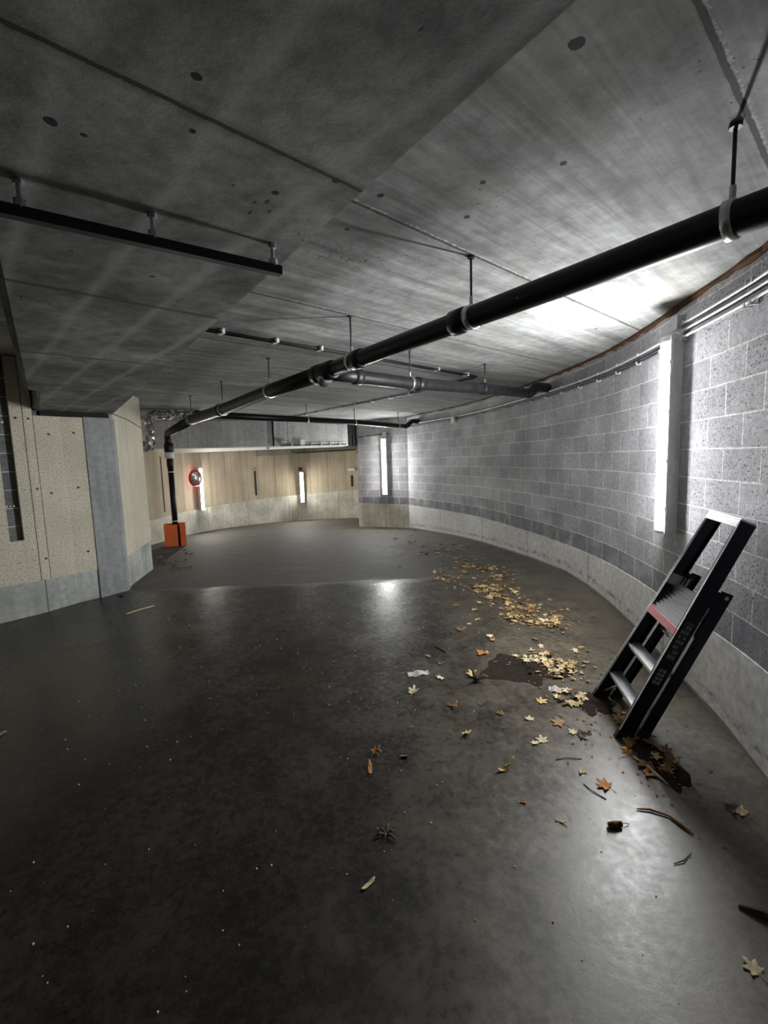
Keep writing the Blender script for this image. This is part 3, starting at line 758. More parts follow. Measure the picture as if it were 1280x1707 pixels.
# down pipe
dp = empty('down_pipe', (EL.x, EL.y, 0)); tag(dp, 'black vertical drain pipe ending in the orange guard', 'pipe')
z0 = floorz(EL.x, EL.y)
bm = bmesh.new(); tube(bm, [(0,0,z0-.02), (-.0,0,1.72)], .058, 20); link('pipe_run', bm, M['pipe'], dp, True)
bm = bmesh.new(); tube(bm, [(0,0,1.60), (0,0,1.61), (0,0,1.79), (0,0,1.80)], [.06, .070, .070, .062], 20); link('socket', bm, M['pipe'], dp, True)
bm = bmesh.new(); tube(bm, [(0,0,1.80), (0,0,1.82), (0,0,1.90), (0,0,1.94)], [.066, .095, .095, .088], 20); o = link('sleeve', bm, M['white'], dp, True); o['label'] = 'white sleeve wrapped round the pipe'
bm = bmesh.new(); tube(bm, [(0,0,1.93), (0,0,1.96), (0,0,2.10), (0,0,2.14)], [.085, .098, .098, .08], 20); link('upper_socket', bm, M['pipe'], dp, True)
for z in (1.50, .42):
    bm = bmesh.new(); tube(bm, [(0,0,z), (0,0,z+.022)], .063, 20); o = link('band', bm, M['white'], dp, True); o['label'] = 'white band'
# branch pipe to the curved wall
bp = empty('branch_pipe', (WY.x, WY.y, 0)); tag(bp, 'dusty black branch pipe from the drain tee to the curved wall', 'pipe')
B1 = Vector((.303,4.75,2.375)); B2 = Vector((1.236,5.6,2.418)); B3 = Vector((1.98,6.28,2.432)); B4 = Vector((2.10,6.39,2.53)); B5 = Vector((2.46,6.70,2.545))
bm = bmesh.new(); tube(bm, [WY+Vector((.06,.05,0)), WY+Vector((.22,.21,0)), B1, B2, B3-(B3-B2).normalized()*.06], .060, 22); part('pipe_run', bm, M['pipe_dusty'], bp)
bm = bmesh.new(); tube(bm, [B3-(B3-B2).normalized()*.08] + bend(B2, B3, B4, .05, 3) + bend(B3, B4, B5, .05, 3) + [B5], .063, 22); part('offset_bend', bm, M['pipe'], bp)
for c in (WY+Vector((.26,.25,0)), B1+Vector((.1,.09,.004)), B1.lerp(B2, .98)):
    d = (B2-B1).normalized(); bm = bmesh.new(); tube(bm, [c-d*.045, c-d*.04, c+d*.04, c+d*.045], [.062, .070, .070, .062], 22); part('collar', bm, M['pipe_dusty'], bp)
# far pipe
fp = empty('far_pipe', (.9, 11.5, 0)); tag(fp, 'farthest black ceiling pipe running in front of the cross beam', 'pipe')
F0 = Vector((-2.86,7.30,2.42)); F1 = Vector((-1.404,8.949,2.425)); F2 = Vector((-.558,9.944,2.43)); F3 = Vector((.397,11.015,2.40)); F4 = Vector((.60,11.24,2.395)); F5 = Vector((.74,11.36,2.52)); F6 = Vector((1.0,11.6,2.53))
bm = bmesh.new(); tube(bm, [F0, F1, F2, F3, F4-(F4-F3).normalized()*.05], .055, 18); part('pipe_run', bm, M['pipe'], fp)
bm = bmesh.new(); tube(bm, [F3.lerp(F4, .6)] + bend(F3, F4, F5, .05, 3) + bend(F4, F5, F6, .05, 3) + [F6], .058, 18); part('offset_bend', bm, M['pipe'], fp)
# hangers
def hanger(c, d, r, label, group, top=2.70):
    r_ = empty('pipe_hanger', (c.x, c.y, top)); tag(r_, label, 'pipe hanger', group)
    bm = bmesh.new(); tube(bm, [(0,0,0), (0,0,c.z+r-top)], .0065, 8); link('rod', bm, M['rod'], r_, True)
    bm = bmesh.new(); tube(bm, [(0,0,0), (0,0,-.012)], .02, 8); link('ceiling_nut', bm, M['rod'], r_)
    d = Vector(d).normalized(); bm = bmesh.new(); cc = Vector((0,0,c.z-top))
    tube(bm, [cc-d*.016, cc-d*.016+d*.001, cc+d*.015, cc+d*.016], [r+.002, r+.008, r+.008, r+.002], 24); k = link('clamp', bm, M['steel'], r_, True); k['label'] = 'steel ring clamp'
    bm = bmesh.new(); tube(bm, [(0,0,c.z+r+.005-top), (0,0,c.z+r+.05-top)], .011, 8); link('clamp_nut', bm, M['steel'], k)
G = 'hangers of the long drain pipe'
hanger(R0, R1-R0, RB, 'nearest pipe hanger, on the long drain pipe near the photo edge', G)
hanger(R1, R1-R0, RB, 'second nearest hanger of the long drain pipe', G)
hanger(R2, R2-R1, RB, 'hanger of the long drain pipe just before the branch tee', G)
hanger(R3, R4-R3, .069, 'first hanger of the long drain pipe beyond the branch tee', G)
hanger(R4, R4-R3, .073, 'second hanger of the long drain pipe beyond the branch tee', G)
hanger(R5, R5-R4, .076, 'third hanger of the long drain pipe, before its bend to the down pipe', G)
G = 'hangers of the branch pipe'
hanger(B1, B2-B1, .06, 'hanger of the branch pipe nearer the tee', G)
hanger(B2, B2-B1, .06, 'hanger of the branch pipe nearer the curved wall', G)
G = 'hangers of the farthest pipe'
hanger(F1, F2-F1, .055, 'leftmost of the three hangers of the farthest pipe', G)
hanger(F2, F2-F1, .055, 'middle one of the three hangers of the farthest pipe', G)
hanger(F3, F3-F2, .055, 'hanger of the farthest pipe nearest the block wall', G)

# ceiling conduits
ccp = [(-1.40,3.70,2.682), (-.332,4.724,2.682), (.395,5.43,2.682), (1.344,6.384,2.682), (1.032,6.71,2.682), (.635,7.553,2.682), (-2.176,11.087,2.682)]
path = ccp[:3] + bend(ccp[2], ccp[3], ccp[4], .12, 5) + bend(ccp[3], ccp[4], ccp[5], .1, 3) + ccp[5:]
bm = bmesh.new(); tube(bm, path, .0115, 8)
tag(link('ceiling_conduit', bm, M['cable'], smooth=True), 'thin black conduit bent across the ceiling above the branch pipe', 'conduit')
bm = bmesh.new(); tube(bm, [(p[0]-.028, p[1]+.028, p[2]) for p in ccp[:3]] + [(ccp[3][0]-.1, ccp[3][1]-.02, 2.682)], .0095, 8)
tag(link('ceiling_conduit', bm, M['cable'], smooth=True), 'second thin black conduit running beside the bent one on the ceiling', 'conduit')
def cclip(p, d, label, group, parent=None):
    a = math.atan2(d[1], d[0]); bm = bmesh.new()
    box(bm, -.012, .012, -.05, .03, .004, .018); box(bm, -.012, .012, -.05, -.042, -.02, .018); box(bm, -.012, .012, .022, .03, -.02, .018); box(bm, -.012, .012, -.05, .03, -.022, -.014)
    o = link('ceiling_clip', bm, M['white']); o.location = p; o.rotation_euler = (0, 0, a); tag(o, label, 'cable clip', group)
for k, t in enumerate((.14, .47, .79)):
    p = Vector(ccp[0]).lerp(Vector(ccp[1]), t); cclip(p, (.7, .7), 'pale clip on the ceiling conduit between the beam and the drain pipe', 'ceiling clips near the beam')
for k, t in enumerate((.3, .75)):
    p = Vector(ccp[2]).lerp(Vector(ccp[3]), t); cclip(p, (.7, .7), 'pale clip on the ceiling conduit above the branch pipe', 'ceiling clips above the branch pipe')
for k in range(9):
    p = Vector(ccp[5]).lerp(Vector(ccp[6]), (k+.5)/9); cclip(p, (-.62, .78), 'small clip on the far run of the ceiling conduit', 'clips on the far ceiling conduit')

# square black rail under the beam
rl = empty('hanging_rail', (-.61, 1.295, 2.30)); tag(rl, 'square black rail hung under the big beam', 'rail')
e0 = Vector((-1.6,.59,2.225)); e1 = Vector((-.298,1.531,2.225)); d = (e1-e0).normalized(); nv = Vector((-d.y, d.x, 0))
bm = bmesh.new(); hexa(bm, [e0-nv*.013+Vector((0,0,-.013)), e1-nv*.013+Vector((0,0,-.013)), e1+nv*.013+Vector((0,0,-.013)), e0+nv*.013+Vector((0,0,-.013)), e0-nv*.013+Vector((0,0,.013)), e1-nv*.013+Vector((0,0,.013)), e1+nv*.013+Vector((0,0,.013)), e0+nv*.013+Vector((0,0,.013))])
part('rail_bar', bm, M['cable'], rl, False).location = (0, 0, 0)
for t in (.60, .775, .985):
    p = e0.lerp(e1, t); bm = bmesh.new()
    tube(bm, [p+Vector((0,0,.012)), p+Vector((0,0,.075))], .006, 8); tube(bm, [p+Vector((0,0,.010)), p+Vector((0,0,.03))], .014, 8); tube(bm, [p+Vector((0,0,.062)), p+Vector((0,0,.076))], .012, 6)
    part('rail_bracket', bm, M['steel'], rl, False)
# ------------------------------------------------------------------ things at the back
g = empty('pipe_guard', (EL.x, EL.y, floorz(EL.x, EL.y)-.01), math.radians(24)); tag(g, 'orange plastic guard around the foot of the down pipe', 'guard')
def ribbed_panel(x0, x1, y, t, h, rib=True):
    bm = bmesh.new(); box(bm, x0, x1, y, y+t, 0, h)
    if rib:
        for k in range(5):
            z = h*(.08+.2*k); box(bm, x0+.012, x1-.012, y-.008, y+.002, z, z+.05)
    return bm
link('front_panel', ribbed_panel(-.235, .035, -.11, .02, .49), M['orange'], g)
link('front_panel', ribbed_panel(.085, .20, -.11, .02, .53), M['orange'], g)
link('back_panel', ribbed_panel(-.235, .20, .11, .02, .50, False), M['orange'], g)
for x in (-.235, .18):
    bm = bmesh.new(); box(bm, x, x+.02, -.09, .11, 0, .49); link('side_panel', bm, M['orange'], g)

mr = empty('convex_mirror', (-5.03, 12.50, 1.30), math.radians(-24)); tag(mr, 'round red-rimmed convex mirror on the tan back wall', 'mirror')
bm = bmesh.new(); R_, n = .205, 24; rings = []
for k in range(6):
    a = k/5*.55; rr = R_*math.sin(a)/math.sin(.55); rings.append([bm.verts.new((.02+.07*(math.cos(a)-math.cos(.55))/(1-math.cos(.55)), rr*math.cos(2*PI*j/n), rr*math.sin(2*PI*j/n))) for j in range(n)] if k else [bm.verts.new((.09, 0, 0))])
for j in range(n): bm.faces.new([rings[0][0], rings[1][j], rings[1][(j+1) % n]])
for a_, b_ in zip(rings[1:], rings[2:]):
    for j in range(n): bm.faces.new([a_[j], b_[j], b_[(j+1) % n], a_[(j+1) % n]])
link('mirror_face', bm, M['mirror'], mr, True)
bm = bmesh.new(); tube(bm, [(-.01,0,0), (.0,0,0), (.03,0,0), (.045,0,0)], [.19,.222,.222,.206], 28); link('rim', bm, M['red'], mr, True)
bm = bmesh.new(); tube(bm, [(-.01,0,0), (-.10,0,0), (-.25,.03,0)], .018, 8); link('bracket', bm, M['steel'], mr, True)

def on_beam(x, off=0.0):
    t = (x-A.x)/(B.x-A.x); return A.y+(B.y-A.y)*t - off
od = Vector((B-A).normalized()); BO = Vector((od.y, -od.x))       # out of the beam face
cc = empty('security_camera', (-2.60, on_beam(-2.60), 2.20), math.atan2(BO.y, BO.x)); tag(cc, 'small white security camera on the concrete cross beam', 'camera')
bm = bmesh.new(); tube(bm, [(0,0,0), (.02,0,0)], .05, 16); link('base', bm, M['white'], cc, True)
bm = bmesh.new(); tube(bm, [(.02,0,0), (.06,0,-.01), (.10,.02,-.01)], .018, 10); link('arm', bm, M['white'], cc, True)
bm = bmesh.new(); tube(bm, [(.03,-.05,.02), (.17,.055,-.0), (.20,.08,-.005)], [.05,.052,.048], 16); b = link('body', bm, M['white'], cc, True)
bm = bmesh.new(); tube(bm, [(.199,.079,-.005), (.207,.085,-.006)], .034, 14); link('lens', bm, M['cable'], b)
bm = bmesh.new(); y0 = on_beam(-2.78); tube(bm, [(-2.78+BO.x*.02, y0+BO.y*.02, 2.70), (-2.78+BO.x*.02, y0+BO.y*.02, 2.06)], .022, 10)
tag(link('conduit', bm, M['cable'], smooth=True), 'black upright conduit beside the security camera on the cross beam', 'conduit')
small_box('junction_box', (-2.10, on_beam(-2.10), 2.15), (BO.x, BO.y), .11, .13, .07, M['white'], 'white junction box right of the security camera on the cross beam', 'junction box')
for z, m_, lab in ((2.125, 'conduit', 'pale conduit along the cross beam, upper of the two'), (2.075, 'cable', 'dark conduit along the cross beam, lower of the two')):
    bm = bmesh.new(); tube(bm, [(x+BO.x*.02, on_beam(x)+BO.y*.02, z) for x in (-2.62, -1.8, -.98)], .013, 8)
    tag(link('conduit', bm, M[m_], smooth=True), lab, 'conduit')
for k in range(6):
    x = -2.35 + k*.24; bm = bmesh.new(); box(bm, -.004, .045, -.012, .012, 2.055, 2.145)
    o = link('cable_clip', bm, M['conduit']); o.location = (x, on_beam(x), 0); o.rotation_euler = (0, 0, math.atan2(BO.y, BO.x))
    tag(o, 'small clip on the two conduits of the cross beam', 'cable clip', 'clips on the cross beam')
sd = empty('smoke_detector', (-2.93, on_beam(-2.93)+.10, 2.035)); tag(sd, 'round white detector under the edge of the cross beam', 'detector')
bm = bmesh.new(); tube(bm, [(0,0,0), (0,0,-.02)], .075, 20); link('base', bm, M['white'], sd, True)
bm = bmesh.new(); tube(bm, [(0,0,-.02), (0,0,-.045), (0,0,-.06)], [.065,.055,.03], 20); link('sensor', bm, M['white'], sd, True)

def wall_slot(x=None, y=None, z0=0, z1=1, wd=.05, label='', m_='dark', dp=.012):
    i = min(range(len(BW)), key=lambda i: abs((BW[i][0]-x) if x is not None else (BW[i][1]-y))); (px, py), (tx, ty) = at_s(BW, SB[i])
    bm = bmesh.new(); box(bm, -.02, dp, -wd/2, wd/2, z0, z1); o = link('dark_slot_strip', bm, M[m_]); o.location = (px, py, 0); o.rotation_euler = (0, 0, math.atan2(-tx, ty))  # proud near-black box; an open slot's shade is put into its colour
    tag(o, label, 'slot'); return (px, py), (tx, ty)
wall_slot(y=11.35, z0=.53, z1=1.88, wd=.025, label='thin dark upright gap in the back wall left of the down pipe')
q, t = wall_slot(x=-4.05, z0=.62, z1=1.40, wd=.065, label='tall near-black strip for the shade of an upright slot in the back wall between the two lamps')
bm = bmesh.new(); c = Vector((q[0]+t[1]*.02, q[1]-t[0]*.02, 1.45)); tube(bm, [c+Vector((t[0], t[1], 0))*.045*math.cos(a)+Vector((0,0,.055*math.sin(a))) for a in [k*PI/6-.1 for k in range(8)]], .006, 6)
tag(link('cable', bm, M['rod']), 'little cable loop over the tall dark slot of the back wall', 'cable')
q, t = wall_slot(x=-1.09, z0=.74, z1=1.13, wd=.07, label='short near-black strip for the shade of a slot below the white box at the right of the back wall')
small_box('sign_box', (q[0], q[1], 1.33), (t[1], -t[0]), .24, .09, .05, M['white'], 'small white box on the back wall near the far block wall', 'sign', False)
bm = bmesh.new(); tube(bm, [(x, 15.0+.28*(x+3.9)*.6-.06, 2.0) for x in (-2.9,)] + [(-2.85,15.52,1.945), (-2.0,15.72,1.965), (-.9,15.66,1.985)], .02, 8)
tag(link('conduit', bm, M['rod'], smooth=True), 'dark conduit along the concrete band above the back wall boards', 'conduit')

# foil wrapped duct
fd = empty('foil_duct', (-4.33, 8.85, 2.70)); tag(fd, 'crinkled silver foil duct bent at the ceiling left of the down pipe', 'duct')
def crinkle(bm, amp):
    for v in bm.verts:
        v.co += Vector((random.uniform(-1,1), random.uniform(-1,1), random.uniform(-1,1)))*amp
pth = [Vector((.75,.42,-.10)), Vector((.55,.31,-.10)), Vector((.35,.2,-.10))] + bend((.35,.2,-.10), (0,0,-.10), (-.02,.02,-.6), .12, 5) + [Vector((-.01,.01,-.28)), Vector((-.015,.015,-.4))] + bend((-.015,.015,-.4), (-.02,.02,-.68), (-.6,-.1,-.70), .08, 3) + [Vector((-.40,-.06,-.70))]
pp = []
for a_, b_ in zip(pth, pth[1:]):
    n = max(1, int((b_-a_).length/.035)); pp += [a_.lerp(b_, k/n) for k in range(n)]
bm = bmesh.new(); tube(bm, pp + [pth[-1]], [.082+random.uniform(-.013,.013) for _ in range(len(pp)+1)], 18); crinkle(bm, .02)
link('foil_wrap', bm, M['foil'], fd)
bm = bmesh.new(); tube(bm, [Vector((.75,.42,-.10)), Vector((.78,.437,-.10))], .088, 18); link('end_collar', bm, M['steel'], fd)

# ------------------------------------------------------------------ step ladder
A0 = Vector((1.384,2.70,floorz(1.384,2.70))); A1 = Vector((1.935,2.50,1.236)); B0 = Vector((1.456,3.176,floorz(1.456,3.176))); B1_ = Vector((2.01,2.85,1.243))
base = (A0+B0)/2
ld = empty('step_ladder', base); tag(ld, 'folded dark blue step ladder with a red platform edge leaning on the block wall', 'ladder')
uu = ((A1-A0)+(B1_-B0)).normalized(); nb = uu.cross(B0-A0).normalized()
if nb.x < 0: nb = -nb
def LPt(s, wf, n=0.0, dw=0.0):
    a = A0.lerp(A1, s); b = B0.lerp(B1_, s); wv = (b-a).normalized()
    return a.lerp(b, wf) + nb*n + wv*dw - base
LEN = (A1-A0).length
def s_floor(n, lift=0.0):      # where a line at depth n meets the floor
    return (-nb.z*n+lift)/(uu.z*LEN)
def lpart(name, bm, m, parent=None, bev=.0):
    o = link(name, bm, m, parent or ld)
    if bev:
        md = o.modifiers.new('edge', 'BEVEL'); md.width = bev; md.segments = 2; md.limit_method = 'ANGLE'
    return o
def plank(bm, wf, d0, d1, n0, n1, s1, lift=.012, s0=None):
    f0 = s_floor(n0, lift) if s0 is None else s0; f1 = s_floor(n1, lift) if s0 is None else s0
    hexa(bm, [LPt(f0, wf, n0, d0), LPt(f0, wf, n0, d1), LPt(f1, wf, n1, d1), LPt(f1, wf, n1, d0), LPt(s1, wf, n0, d0), LPt(s1, wf, n0, d1), LPt(s1, wf, n1, d1), LPt(s1, wf, n1, d0)])
DEP = .088
for wf, d0, d1 in ((0, -.004, .022), (1, -.022, .004)):
    inner = d1 if wf == 0 else d0; sg = 1 if wf == 0 else -1
    outer = d0 if wf == 0 else d1
    bm = bmesh.new()     # C-section: web with two flanges turned inwards
    plank(bm, wf, min(outer, outer+sg*.006), max(outer, outer+sg*.006), 0, DEP, 1)
    plank(bm, wf, d0, d1, 0, .006, 1); plank(bm, wf, d0, d1, DEP-.006, DEP, 1)
    st_ = lpart('stile', bm, M['navy'], bev=.002)
    bm = bmesh.new(); plank(bm, wf, min(outer, outer+sg*.004)-.0006*(sg), max(outer, outer+sg*.004), -.0015, .003, .995, .03)
    lpart('edge_strip', bm, M['alu'], st_)
    bm = bmesh.new(); plank(bm, wf, d0-.004, d1+.004, -.004, DEP+.004, .045, 0.0); lpart('foot', bm, M['rubber'], bev=.003)
    # rear leg folded behind
    bm = bmesh.new(); plank(bm, wf, min(outer, outer+sg*.005), max(outer, outer+sg*.005), DEP+.016, DEP+.084, .735)
    plank(bm, wf, d0, d1, DEP+.016, DEP+.021, .735); plank(bm, wf, d0, d1, DEP+.079, DEP+.084, .735)
    rl_ = lpart('rear_leg', bm, M['navy'], bev=.0015)
    bm = bmesh.new(); plank(bm, wf, d0-.004, d1+.004, DEP+.012, DEP+.088, s_floor(DEP+.05)+.04, 0.0); lpart('foot', bm, M['rubber'], bev=.003)
    bm = bmesh.new(); c = LPt(.715, wf, DEP+.055, outer-sg*.001); wv = Vector((0, -1 if wf == 0 else 1, 0)); tube(bm, [c-wv*.004, c+wv*.005], .011, 12); lpart('rivet', bm, M['alu'], rl_)
    # hinge plate joining stile and rear leg
    bm = bmesh.new()
    hexa(bm, [LPt(.66, wf, .03, outer-.001), LPt(.66, wf, .03, outer+.001), LPt(.68, wf, DEP+.07, outer+.001), LPt(.68, wf, DEP+.07, outer-.001), LPt(.72, wf, .03, outer-.001), LPt(.72, wf, .03, outer+.001), LPt(.735, wf, DEP+.07, outer+.001), LPt(.735, wf, DEP+.07, outer-.001)])
    lpart('hinge_plate', bm, M['navy'])
hz = Vector((nb.x, nb.y, 0)).normalized()
for s in (.155, .325):
    bm = bmesh.new(); a = LPt(s, 0, .006, .006); b = LPt(s, 1, .006, -.006); up_ = Vector((0,0,1)); dpt = hz*.078
    th = up_*.026
    hexa(bm, [a-th, b-th, b-th*.25+dpt-th*.0, a-th*.25+dpt, a, b, b+dpt+up_*.004, a+dpt+up_*.004])
    tr = lpart('tread', bm, M['alu'], bev=.003)
    bm = bmesh.new()
    for k in range(7):
        q = dpt*((k+.6)/7.5); r0 = up_*(.0035); 
        hexa(bm, [a.lerp(b,.02)+q, b.lerp(a,.02)+q, b.lerp(a,.02)+q+hz*.004, a.lerp(b,.02)+q+hz*.004, a.lerp(b,.02)+q+r0, b.lerp(a,.02)+q+r0, b.lerp(a,.02)+q+hz*.004+r0, a.lerp(b,.02)+q+hz*.004+r0])
    lpart('anti_slip_ribs', bm, M['alu'], tr)
# platform folded up, red front edge
bm = bmesh.new(); a = LPt(.500, 0, -.004, .004); b = LPt(.500, 1, -.004, -.004); a2 = LPt(.535, 0, -.004, .004); b2 = LPt(.535, 1, -.004, -.004)
hexa(bm, [a, b, b+nb*.03, a+nb*.03, a2, b2, b2+nb*.03, a2+nb*.03]); pe = lpart('platform_edge', bm, M['tread_red'], bev=.004); pe['label'] = 'red front edge of the platform'
bm = bmesh.new(); a = LPt(.532, 0, .018, .026); b = LPt(.532, 1, .018, -.026); a2 = LPt(.675, 0, .075, .026); b2 = LPt(.675, 1, .075, -.026)
nm = (a2-a).cross(b-a).normalized()*.012
hexa(bm, [a, b, b+nm, a+nm, a2, b2, b2+nm, a2+nm])
pl = lpart('platform', bm, M['ribbed'], bev=.002); pl['label'] = 'ribbed silver platform folded upright'
nm_ = nm if nm.x < 0 else -nm
bm = bmesh.new()
for k in range(9):
    t0, t1 = (k+.2)/9.2, (k+.6)/9.2
    p = [a.lerp(a2,t0), b.lerp(b2,t0), b.lerp(b2,t1), a.lerp(a2,t1)]; f = nm_.normalized()*.007; off_ = (nm if nm.x < 0 else Vector((0,0,0)))
    hexa(bm, [q+off_ for q in p] + [q+off_+f for q in p])
lpart('platform_ribs', bm, M['ribbed'], pl)
for wf, sg in ((0, 1), (1, -1)):
    bm = bmesh.new(); hexa(bm, [LPt(.655, wf, .004, sg*.006), LPt(.655, wf, .004, sg*.012), LPt(.655, wf, .13, sg*.012), LPt(.655, wf, .13, sg*.006), LPt(.705, wf, .004, sg*.006), LPt(.705, wf, .004, sg*.012), LPt(.705, wf, .13, sg*.012), LPt(.705, wf, .13, sg*.006)])
    o = lpart('guide_bracket', bm, M['grey'] if wf else M['rubber']); o['label'] = 'grey guide bracket' if wf else 'dark guide bracket'
# top handle
bm = bmesh.new(); a = LPt(.972, 0, -.002, .0); b = LPt(.972, 1, -.002, .0); a2 = LPt(1.0, 0, -.002, .0); b2 = LPt(1.0, 1, -.002, .0)
hexa(bm, [a, b, b+nb*.02, a+nb*.02, a2, b2, b2+nb*.02, a2+nb*.02]); lpart('top_rail', bm, M['alu'], bev=.003)
bm = bmesh.new(); a = LPt(1.0, 0, -.003, -.005); b = LPt(1.0, 1, -.003, .005); a2 = LPt(1.008, 0, -.003, -.005); b2 = LPt(1.008, 1, -.003, .005)
hexa(bm, [a, b, b+nb*.085, a+nb*.085, a2, b2, b2+nb*.085, a2+nb*.085]); lpart('top_cap', bm, M['alu'], bev=.003)
# rear cross bars, foot brace
for s in (.10, .45):
    bm = bmesh.new(); n_ = DEP+.05; tube(bm, [LPt(s, 0, n_, .005), LPt(s, 1, n_, -.005)], .011, 10); lpart('cross_bar', bm, M['alu'])
bm = bmesh.new(); tube(bm, [LPt(.055, 1, .05, -.02), LPt(.15, .72, .06, 0)], .008, 8); lpart('brace', bm, M['alu'])
# stickers on the outer side of the stile nearest the camera
ox = -.0048
def on_face(s, n, e=0.0): return LPt(s, 0, n, ox-e)
def stk(bm, s0, s1, n0, n1, e0, e1):
    hexa(bm, [on_face(s0,n0,e0), on_face(s1,n0,e0), on_face(s1,n1,e0), on_face(s0,n1,e0), on_face(s0,n0,e1), on_face(s1,n0,e1), on_face(s1,n1,e1), on_face(s0,n1,e1)])
for s0, s1, rows in ((.405, .575, 'big'), (.285, .365, 'small')):
    bm = bmesh.new(); stk(bm, s0, s1, .018, .068, 0, .0007); so = lpart('warning_sticker', bm, M['stick_d'])
    bm = bmesh.new(); e0, e1 = .0007, .0011
    if rows == 'big':
        for i in range(7):
            for j in range(3):
                c0 = s0 + .007 + i*(s1-s0-.012)/7; n0 = .021+j*.0155
                if (i*3+j) % 5 == 3: continue
                stk(bm, c0, c0+.013, n0, n0+.009, e0, e1)
        stk(bm, s0+.004, s0+.0055, .020, .066, e0, e1); stk(bm, s1-.0055, s1-.004, .020, .066, e0, e1)
    else:
        for i in range(4):
            c0 = s0 + .005 + i*(s1-s0-.006)/4
            stk(bm, c0, c0+.012, .022, .040, e0, e1); stk(bm, c0, c0+.012, .045, .063, e0, e1)
    lpart('pictograms', bm, M['stick_l'], so)

# ------------------------------------------------------------------ leaves
def leaf_mesh(name, kind, m, curl=.25, seed=0):
    rnd = random.Random(seed); bm = bmesh.new(); N = 60
    def rad(t):      # t from the tip
        if kind == 'maple':
            lob = max(math.exp(-((t)/.30)**2), .92*math.exp(-((abs(t)-1.0)/.26)**2), .62*math.exp(-((abs(t)-1.95)/.24)**2))
            r = .50 + .52*lob + .05*math.sin(t*23)
            return r*(1-.75*math.exp(-((abs(t)-PI)/.22)**2))
        if kind == 'oak':
            return (.55+.42*math.cos(t)**2)*(.8+.16*math.cos(7*t)) * (.62 if abs(math.cos(t)) < .5 else 1)
        if kind == 'willow':
            return 1/math.sqrt((math.cos(t)/1.0)**2 + (math.sin(t)/.24)**2)
        return (.6+.25*math.sin(3*t+seed)+.12*math.sin(7*t))*(1 if abs(t) < 2.5 else .7)
    rings = [[bm.verts.new((0,0,0))]]
    ph = rnd.uniform(0, 6)
    def zz(x, y):
        return curl*(.55*(x*x+.6*y*y) + .25*math.sin(2.3*x+ph)*math.cos(2.9*y+ph) + .08*math.sin(7*x+5*y+ph)) + .10*abs(y)*(kind != 'willow')
    for f in (.35, .7, 1.0):
        ring = []
        for k in range(N):
            t = (k/N)*2*PI-PI; r = rad(t)*f; x, y = r*math.cos(t), r*math.sin(t)
            ring.append(bm.verts.new((x, y, zz(x, y))))
        rings.append(ring)
    for k in range(N): bm.faces.new([rings[0][0], rings[1][k], rings[1][(k+1) % N]])
    for a_, b_ in zip(rings[1:], rings[2:]):
        for k in range(N): bm.faces.new([a_[k], b_[k], b_[(k+1) % N], a_[(k+1) % N]])
    zmin = min(v.co.z for v in bm.verts)
    for v in bm.verts: v.co.z -= zmin
    if kind in ('maple', 'willow'):
        tube(bm, [(-.08,0,-zmin+.01), (-.7,.05,.04), (-1.15,.16,.02)], .022, 5)
    bmesh.ops.recalc_face_normals(bm, faces=bm.faces[:])
    r_ = bmesh.ops.extrude_face_region(bm, geom=bm.faces[:])      # real thickness
    for v in [g_ for g_ in r_['geom'] if isinstance(g_, bmesh.types.BMVert)]: v.co.z += .012
    bmesh.ops.recalc_face_normals(bm, faces=bm.faces[:])
    me = bpy.data.meshes.new(name); bm.to_mesh(me); bm.free(); me.materials.append(m)
    for p in me.polygons: p.use_smooth = True
    return me
KY = [leaf_mesh('leaf', 'maple', M['leaf_y'], .18, 1), leaf_mesh('leaf', 'maple', M['leaf_y'], .42, 2), leaf_mesh('leaf', 'maple', M['leaf_y'], -.35, 3), leaf_mesh('leaf', 'frag', M['leaf_y'], .4, 4), leaf_mesh('leaf', 'maple', M['leaf_p'], .3, 5)]
KB = [leaf_mesh('leaf', 'frag', M['leaf_b'], .6, 6), leaf_mesh('leaf', 'maple', M['leaf_b'], .7, 7), leaf_mesh('leaf', 'oak', M['leaf_b'], -.5, 8)]
KP = [leaf_mesh('leaf', 'frag', M['leaf_p'], .3, 9), KY[4]]
def ramp_rot(x, y, rz, tilt=(0, 0)):
    g_ = (floorz(x, y+.05)-floorz(x, y-.05))/.1
    return (Matrix.Rotation(math.atan(g_), 4, 'X') @ Matrix.Rotation(tilt[0], 4, 'X') @ Matrix.Rotation(tilt[1], 4, 'Y') @ Matrix.Rotation(rz, 4, 'Z')).to_euler()
def put_leaf(me, x, y, r, lift=.0, name='leaf', rz=None, tilt=(0,0)):
    o = bpy.data.objects.new(name, me); COL.objects.link(o)
    o.location = (x, y, floorz(x, y)+.002+lift); o.rotation_euler = ramp_rot(x, y, random.uniform(0, 6.3) if rz is None else rz, tilt); o.scale = (r, r, r); return o
LV = {}
